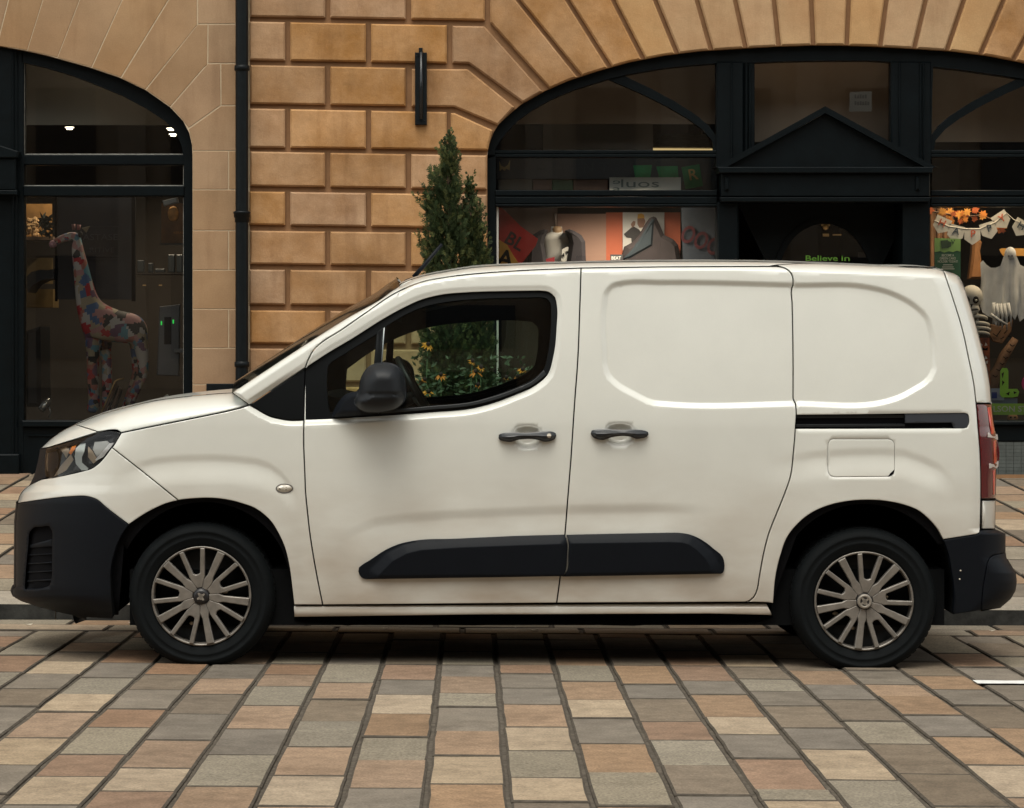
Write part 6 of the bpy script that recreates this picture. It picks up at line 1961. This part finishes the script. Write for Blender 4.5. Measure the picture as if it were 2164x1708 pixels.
gh = root("cloth_ghost", 2135, 640, YI + .05, "white gauze ghost with raised arms hanging in the Halloween window", "ghost")
GZ = mat("white_gauze", (.64, .65, .66), .8, var=.10, vscale=9)
YGH = YI + .05
cols_ = [(2072, 556, 640), (2077, 550, 660), (2085, 560, 668), (2094, 566, 672), (2104, 566, 690), (2114, 562, 664), (2120, 545, 660), (2126, 531, 676), (2134, 523, 664), (2142, 526, 676), (2148, 541, 664), (2156, 560, 680), (2168, 565, 672), (2180, 562, 690), (2192, 556, 668)]
nr = 14
v, f = [], []
for i, (px, ya, yb) in enumerate(cols_):
    sag = 26 * math.exp(-((px - 2135) / 60) ** 2)
    for j in range(nr + 1):
        t = j / nr
        py = ya + (yb + sag * 0 - ya) * t
        fold = .035 * math.sin(i * 2.4 + t * 2.0) * (0.3 + t)
        xx = px + 3.0 * math.sin(t * 5 + i) * t
        v.append(P(xx, py, YGH + fold + .05 * abs(px - 2135) / 60))
for i in range(len(cols_) - 1):
    for j in range(nr):
        f.append((i * (nr + 1) + j, (i + 1) * (nr + 1) + j, (i + 1) * (nr + 1) + j + 1, i * (nr + 1) + j + 1))
go_ = mesh_obj("gauze_cloth", v, f, GZ, gh, True)
MB().ball(P(2135, 537, YGH + .03), (.045, .045, .055), 14, 10).build("head", GZ, gh, True)
for px in (2132, 2139): MB().ball(P(px, 541, YGH - .02), (.006, .004, .009), 8, 5).build("eye", M("ghost_eye", (.10, .10, .12)), gh, True)
for k, (a, b) in enumerate((((2100, 640), (2098, 686)), ((2106, 642), (2110, 690)), ((2114, 642), (2118, 694)), ((2122, 642), (2128, 697)), ((2130, 640), (2137, 690)))):
    MB().tube([P(a[0], a[1], YGH - .02), P((a[0] + b[0]) / 2 + 2, (a[1] + b[1]) / 2, YGH - .03), P(b[0], b[1], YGH - .01)], [.013, .010, .005], 6).build("finger", GZ, gh, True)
MB().tube([P(2094, 664, YGH - .03), P(2112, 677, YGH - .03), P(2128, 686, YGH - .03)], [.012, .011, .007], 6).build("thumb", GZ, gh, True)
o = flat("yellow_bat_sign", [(2112, 527), (2118, 525), (2200, 525), (2200, 541), (2120, 541), (2115, 534)], YI + .2, M("sign_ochre", (.50, .25, .05), .7), None, .01, loc=P(2112, 541, YI + .2)); setp(o, "yellow ochre board with a pointed end behind the ghost's head", "sign")
pb = root("pumpkin_banner", 2082, 815, YI + .02, "orange strip printed with pumpkin faces hanging below the skeleton", "banner")
flat("strip", [(2066, 714), (2091, 714), (2093, 820), (2070, 830)], YI + .02, M("pumpkin_orange", (.42, .10, .025), .7, col2=(.05, .012, .008), vscale=16), pb, .004)
for y in (724, 752, 780):
    for q in ([(2072, y), (2077, y + 6), (2071, y + 7)], [(2083, y), (2087, y + 6), (2081, y + 7)]):
        flat("pumpkin_eye", q, YI + .016, WHITE, pb, .003)
    flat("pumpkin_mouth", [(2070, y + 12), (2076, y + 10), (2082, y + 13), (2088, y + 10), (2087, y + 17), (2078, y + 16), (2071, y + 18)], YI + .016, WHITE if y == 752 else GAP, pb, .003)
br_ = root("bare_branch", 2120, 800, YI + .35, "brown cardboard tree branch with ink lines in the Halloween window", "branch")
BRN = M("branch_brown", (.16, .088, .05), .8, var=.25, vscale=12)
MB().tube([P(2092, 860, YI + .35), P(2104, 790, YI + .36), P(2122, 752, YI + .36), P(2146, 716, YI + .35)], [.05, .045, .04, .028], 8).build("branch", BRN, br_, True)
MB().prism([(2094, 685), (2120, 690), (2141, 676), (2137, 702), (2118, 727), (2098, 722), (2090, 706)], YI + .4, .03, .006).build("cardboard_knot", BRN, br_)
for k in range(5):
    MB().tube([P(2098 + k * 8, 705 + (k % 3) * 6, YI + .39), P(2108 + k * 7, 712 - (k % 2) * 14, YI + .39)], .004, 5).build("ink_line", GAP, br_)
for k in range(6):
    c = (2103 + k * 7.2, 795 - k * 13)
    MB().tube([P(c[0] - 5, c[1] - 2, YI + .315), P(c[0] + 1, c[1] + 2, YI + .31), P(c[0] + 5, c[1] - 1, YI + .315)], .004, 5).build("bark_mark", GAP, br_)
L_ = root("green_letter", 2132, 841, YI - .04, "lime green letter L decorated with black marks on the right window", "letter")
MB().prism([(2114, 784), (2118, 778), (2128, 778), (2131, 784), (2131, 822), (2150, 822), (2154, 828), (2151, 838), (2140, 840), (2118, 840), (2113, 834)], YI - .04, .004).build("letter_body", M("lime_green", (.28, .66, .05), .6), L_)
for q in ([(2117, 790), (2122, 786), (2119, 800)], [(2118, 804), (2123, 808), (2118, 815)], [(2126, 832), (2134, 828), (2132, 836)], [(2142, 827), (2149, 830), (2143, 833)]):
    flat("ink_mark", q, YI - .043, GAP, L_, .003)
o = root("pink_disc", 2172, 811, YI - .03, "magenta round decoration at the right edge of the picture", "decoration")
MB().lathe(P(2180, 811, YI - .03), 'y', [(.001, -.003), (20 * u_, -.003), (21 * u_, .003)], 28).build("disc", M("magenta", (.50, .02, .17), .6), o)
ws = root("street_sticker", 2130, 865, YI - .05, "lime green window strip with white capital lettering", "sticker")
flat("vinyl", rect(2086, 2250, 853, 877), YI - .05, M("lime_strip", (.30, .58, .07), .6), ws, .003)
text("WILSON STREET", 2143, 865, 12, YI - .053, M("strip_white", (.62, .64, .58)), ws, width=138, bold=.012)
o = root("blue_sticker", 2108, 845, YI - .03, "blue and white information card in the corner of the right window", "sticker")
flat("card", rect(2094, 2122, 821, 846), YI - .03, M("card_pale", (.24, .30, .40)), o, .004)
flat("emblem", rect(2096, 2107, 829, 842), YI - .033, M("card_blue", (.015, .04, .22)), o, .003)
flat("tray", rect(2094, 2150, 842, 856), YI + .0, M("tray_blue", (.12, .17, .25)), o, .01)
o = root("doll_mask", 2140, 892, YI + .02, "small tan mask with dark eyes on the window ledge", "mask")
MB().ball(P(2140, 884, YI + .02), (12 * u_, .03, 10 * u_), 12, 8).build("face", M("mask_tan", (.34, .20, .10)), o, True)
for px in (2136, 2145): MB().ball(P(px, 882, YI - .008), (.009, .006, .007), 8, 5).build("eye", GAP, o, True)
o = root("dark_drape", 2063, 600, YI + .7, "brown hanging drape behind the leaflet in the right window", "drape")
dr_ = MB()
for k in range(7):
    x0 = 1966 + k * 7
    dr_.prism(rect(x0, x0 + 7.5, 440, 900), YI + .68 + .03 * (k % 2), .03, .008)
dr_.build("cloth", M("drape_brown", (.17, .085, .04), .8, var=.3, vscale=6), o)
o = root("orange_stand", 2050, 560, YI + .8, "orange brown wooden prop behind the bunting", "prop")
MB().prism([(2056, 508), (2068, 500), (2076, 512), (2072, 530), (2080, 590), (2048, 590), (2055, 535)], YI + .8, .1, .02).build("prop_body", M("prop_orange", (.26, .115, .04), .8, var=.2, vscale=8), o)
for Y_, x_, pw in ((YI - .12, 2070, 25), (YI - .12, 2330, 32)):  # added lamps with no known source, brightening the dark display
    ld = bpy.data.lights.new("display_lamp_light", 'SPOT'); ld.spot_size = math.radians(160); ld.spot_blend = .4; ld.energy = pw; ld.color = (1, .78, .5); ld.shadow_soft_size = .15
    c = P(x_, 327, Y_)
    mo = MB().lathe((c[0], c[1], c[2]), 'z', [(.001, 0), (.018, 0), (.02, .01), (.008, .018)], 14).build("display_lamp", mat("lit_lamp", (1.0, .86, .62), .5, emit=2.6), None, origin=c)
    setp(mo, "small warm fill lamp added above the Halloween window" + (" near the bunting" if x_ < 2100 else " beyond the ghost"), "lamp", "added fill lamps over the Halloween window")
    lo_ = bpy.data.objects.new("display_lamp_light", ld); COL.objects.link(lo_); lo_.parent = mo; lo_.location = (0, 0, -.03)

# ------------------------------------------------------------------ conifer and coneflowers in planters on the pavement
YTR = 13.9
gz = zpave(-.1, YTR)
WOODP = M("planter_wood", (.05, .04, .032), .8, var=.2, vscale=10)
plt = root("planter", 960, 1000, YTR, "long dark wooden planter box behind the van", "planter")
plt.location = (P(955, 0, YTR)[0], YTR, gz)
x0, x1 = P(845, 0, YTR)[0], P(1075, 0, YTR)[0]
for k in range(4):
    z = gz + .03 + k * .13
    for y_ in (YTR - .24, YTR + .21):
        MB().box(x0, x1, y_, y_ + .03, z, z + .122).build("plank", WOODP, plt)
for x_ in (x0, x1 - .03):
    MB().box(x_, x_ + .03, YTR - .21, YTR + .21, gz + .03, gz + .54).build("end_board", WOODP, plt)
MB().box(x0 + .03, x1 - .03, YTR - .21, YTR + .21, gz + .3, gz + .48).build("soil", M("soil", (.02, .015, .011), .95, bump=.01, bscale=30), plt)
zs = gz + .47

def conifer(rootpx, apex, prof, label, seed, dens, yo=0.0):
    rg = random.Random(seed)
    Yt = YTR + yo
    t = root("conifer", rootpx, 900, Yt, label, "tree")
    t.location.z = zs
    xb = P(rootpx, 0, Yt)[0]; xa, _, za = P(apex[0], apex[1], Yt)
    tr = MB()
    tr.tube([(xb, Yt, zs), (xb + (xa - xb) * .3, Yt, zs + (za - zs) * .3), (xb + (xa - xb) * .7, Yt, zs + (za - zs) * .72), (xa, Yt, za - .05)], [.028, .024, .014, .004], 8)
    tr.build("trunk", M("conifer_bark", (.09, .055, .035), .9, var=.3, vscale=20), t, True)
    k = Yt / F
    lv = [MB(), MB()]
    zs_list = [p[0] for p in prof]
    top = prof[0][0]; bot = prof[-1][0]
    def spray(c, d, L, mbk):
        side = d.cross(Vector((rg.uniform(-1, 1), rg.uniform(-1, 1), rg.uniform(-.3, .3)))).normalized()
        b0 = c - d * L * .4
        fwd = d.cross(side).normalized() * .0032
        for s, q in ((0, 0.0), (0, .45), (-1, .1), (1, .2), (-1, .42), (1, .52)):
            o_ = b0 + d * L * q
            dd = (d + side * s * .75).normalized()
            l2 = L * (.62 - .3 * q)
            mid = o_ + dd * l2 * .5
            nrm = side * .0032 if s == 0 else d.cross(dd).cross(dd).normalized() * .0032
            mbk.add([o_, mid + nrm, o_ + dd * l2, mid - nrm], [(0, 1, 2, 3)])
    for i in range(dens):
        u = rg.random()
        py = top + (bot - top) * u ** 0.75
        lft = np.interp(py, zs_list, [p[1] for p in prof]); rgt = np.interp(py, zs_list, [p[2] for p in prof])
        cxp = (lft + rgt) / 2; hw = max(1.0, (rgt - lft) / 2 * .80 - 1)
        a = rg.uniform(0, 2 * math.pi)
        shell = rg.random() < .72
        rr = hw * (rg.uniform(.72, 1.02) if shell else math.sqrt(rg.uniform(.02, .6)))
        rr *= 1 + .16 * math.sin(a * 3 + py * .07) * min(1, hw / 20)
        out = Vector((math.cos(a), math.sin(a), 0))
        c = Vector(((cxp - CX + rr * math.cos(a)) * k, Yt + rr * math.sin(a) * k, HC - (py - CY) * k))
        small = min(1, .45 + hw / 45)
        ax = (out * rg.uniform(.15, .75) + Vector((rg.uniform(-.2, .2), rg.uniform(-.2, .2), 1))).normalized()
        LP = rg.uniform(.07, .19) * small
        tone = 0 if rg.random() < .66 else 1
        for q in range(9):
            ht = q / 8
            b = c + ax * LP * (ht - .5)
            ra = (1 - .75 * ht) * .022 * small + .003
            w = rg.uniform(0, 2 * math.pi)
            e1 = ax.cross(Vector((0, 1, .1))).normalized(); e2 = ax.cross(e1)
            rad = e1 * math.cos(w) + e2 * math.sin(w)
            d = (ax + rad * rg.uniform(.3, .9) * (1 - .6 * ht)).normalized()
            spray(b + rad * ra, d, rg.uniform(.028, .05) * small, lv[1 if (tone and ht > .35) or rg.random() < .1 else 0])
    o1 = lv[0].build("crown", mat("conifer_green", (.030, .048, .015), .75, spec=.3, var=.35, vscale=14), t)
    o2 = lv[1].build("crown", mat("conifer_tips", (.085, .098, .030), .75, spec=.3, var=.35, vscale=14), t)
    o1['kind'] = o2['kind'] = "stuff"
    return t
conifer(948, (949, 272), [(280, 948, 950), (300, 940, 954), (320, 932, 969), (350, 934, 974), (375, 918, 972), (388, 901, 978), (412, 906, 980), (444, 888, 984), (470, 898, 986), (500, 896, 990), (546, 889, 996), (600, 892, 1000), (720, 884, 1004), (800, 882, 1004), (870, 888, 1000)],
        "tall dark green conifer with a pointed crown rising behind the van roof", 3, 880)
conifer(1003, (993, 376), [(374, 992, 994), (400, 987, 999), (420, 983, 1008), (440, 980, 1013), (473, 977, 1020), (510, 978, 1029), (546, 978, 1033), (600, 976, 1036), (650, 976, 1040), (740, 974, 1044), (820, 976, 1042), (880, 982, 1034)],
        "shorter conifer crowding the right side of the taller one", 8, 620, .03)
# coneflowers
rg = random.Random(21)
PET = [M("petal_yellow", (.62, .24, .012), .6, var=.15, vscale=40), M("petal_orange", (.55, .17, .01), .6, var=.15, vscale=40)]
CONE = M("flower_cone", (.022, .010, .008), .9)
STEM = M("flower_stem", (.045, .075, .022), .7)
LEAF = mat("flower_leaf", (.030, .050, .016), .65, var=.35, vscale=12)
YF = 13.62
clumps = [("left", 905, [(904, 729, 15, 25), (932, 793, 13, -5), (905, 829, 14, 10)]), ("middle", 1000, [(1006, 786, 17, -8), (1016, 777, 10, 15), (998, 764, 9, 30), (1010, 814, 7, 0), (988, 842, 8, 5)]), ("right", 1080, [(1104, 782, 11, 20), (1094, 797, 11, -4), (1044, 823, 10, 12), (1070, 799, 6, 0), (897, 803, 7, 30)])]
for nm, bx, fl in clumps:
    pf = root("coneflower_plant", bx, 900, YF, {"left": "coneflower clump with three orange blooms nearest the wing mirror", "middle": "coneflower clump with orange blooms in front of the conifer trunk", "right": "coneflower clump with drooping blooms at the rear edge of the van window"}[nm], "flower plant", "coneflowers seen through the van window")
    pf.location.z = zs
    lm = MB()
    for i in range(420):
        px = bx + max(-55, min(45, rg.gauss(0, 30))); py = 905 - min(150, abs(rg.gauss(0, 70)))
        c = Vector(P(px, py, YF + rg.uniform(-.06, .16)))
        d = Vector((rg.uniform(-1, 1), rg.uniform(-.6, .6), rg.uniform(-.3, .9))).normalized()
        L = rg.uniform(.018, .05); s = d.cross(Vector((rg.uniform(-1, 1), 1, rg.uniform(-1, 1)))).normalized() * L * .2
        lm.add([c - d * L * .5, c - d * L * .1 + s, c + d * L * .5, c - d * L * .1 - s], [(0, 1, 2, 3)])
    setp(lm.build("leaves", LEAF, pf), kind="stuff")
    for (px, py, r, tilt) in fl:
        c = Vector(P(px, py, YF - .02)); u = YF / F
        base = Vector((P(bx + (px - bx) * .45, 0, YF)[0], YF + .02, zs))
        mid = (c + base) / 2 + Vector((rg.uniform(-.02, .02), 0, .03))
        MB().tube([base, mid, c], [.004, .0035, .003], 5).build("stem", STEM, pf, True)
        fm = MB()
        n_ = 11
        ax = Vector((math.sin(math.radians(tilt)), -.55, .8)).normalized()
        e1 = ax.cross(Vector((0, 0, 1))).normalized(); e2 = ax.cross(e1)
        for k in range(n_):
            if rg.random() < .12: continue
            t = 2 * math.pi * k / n_ + rg.uniform(-.1, .1)
            rd = e1 * math.cos(t) + e2 * math.sin(t)
            sd = ax.cross(rd).normalized()
            R_ = r * u * rg.uniform(.85, 1.15)
            droop = -ax * R_ * rg.uniform(.25, .6)
            p0, p1, p2 = c + rd * R_ * .15, c + rd * R_ * .6 + droop * .3, c + rd * R_ + droop
            w = R_ * .15
            fm.add([p0, p1 + sd * w, p2, p1 - sd * w], [(0, 1, 2, 3)])
        fl_o = fm.build("flower", rg.choice(PET), pf)
        MB().ball(c + ax * .006, (.011, .011, .012), 8, 6).build("flower_cone", CONE, fl_o, True)
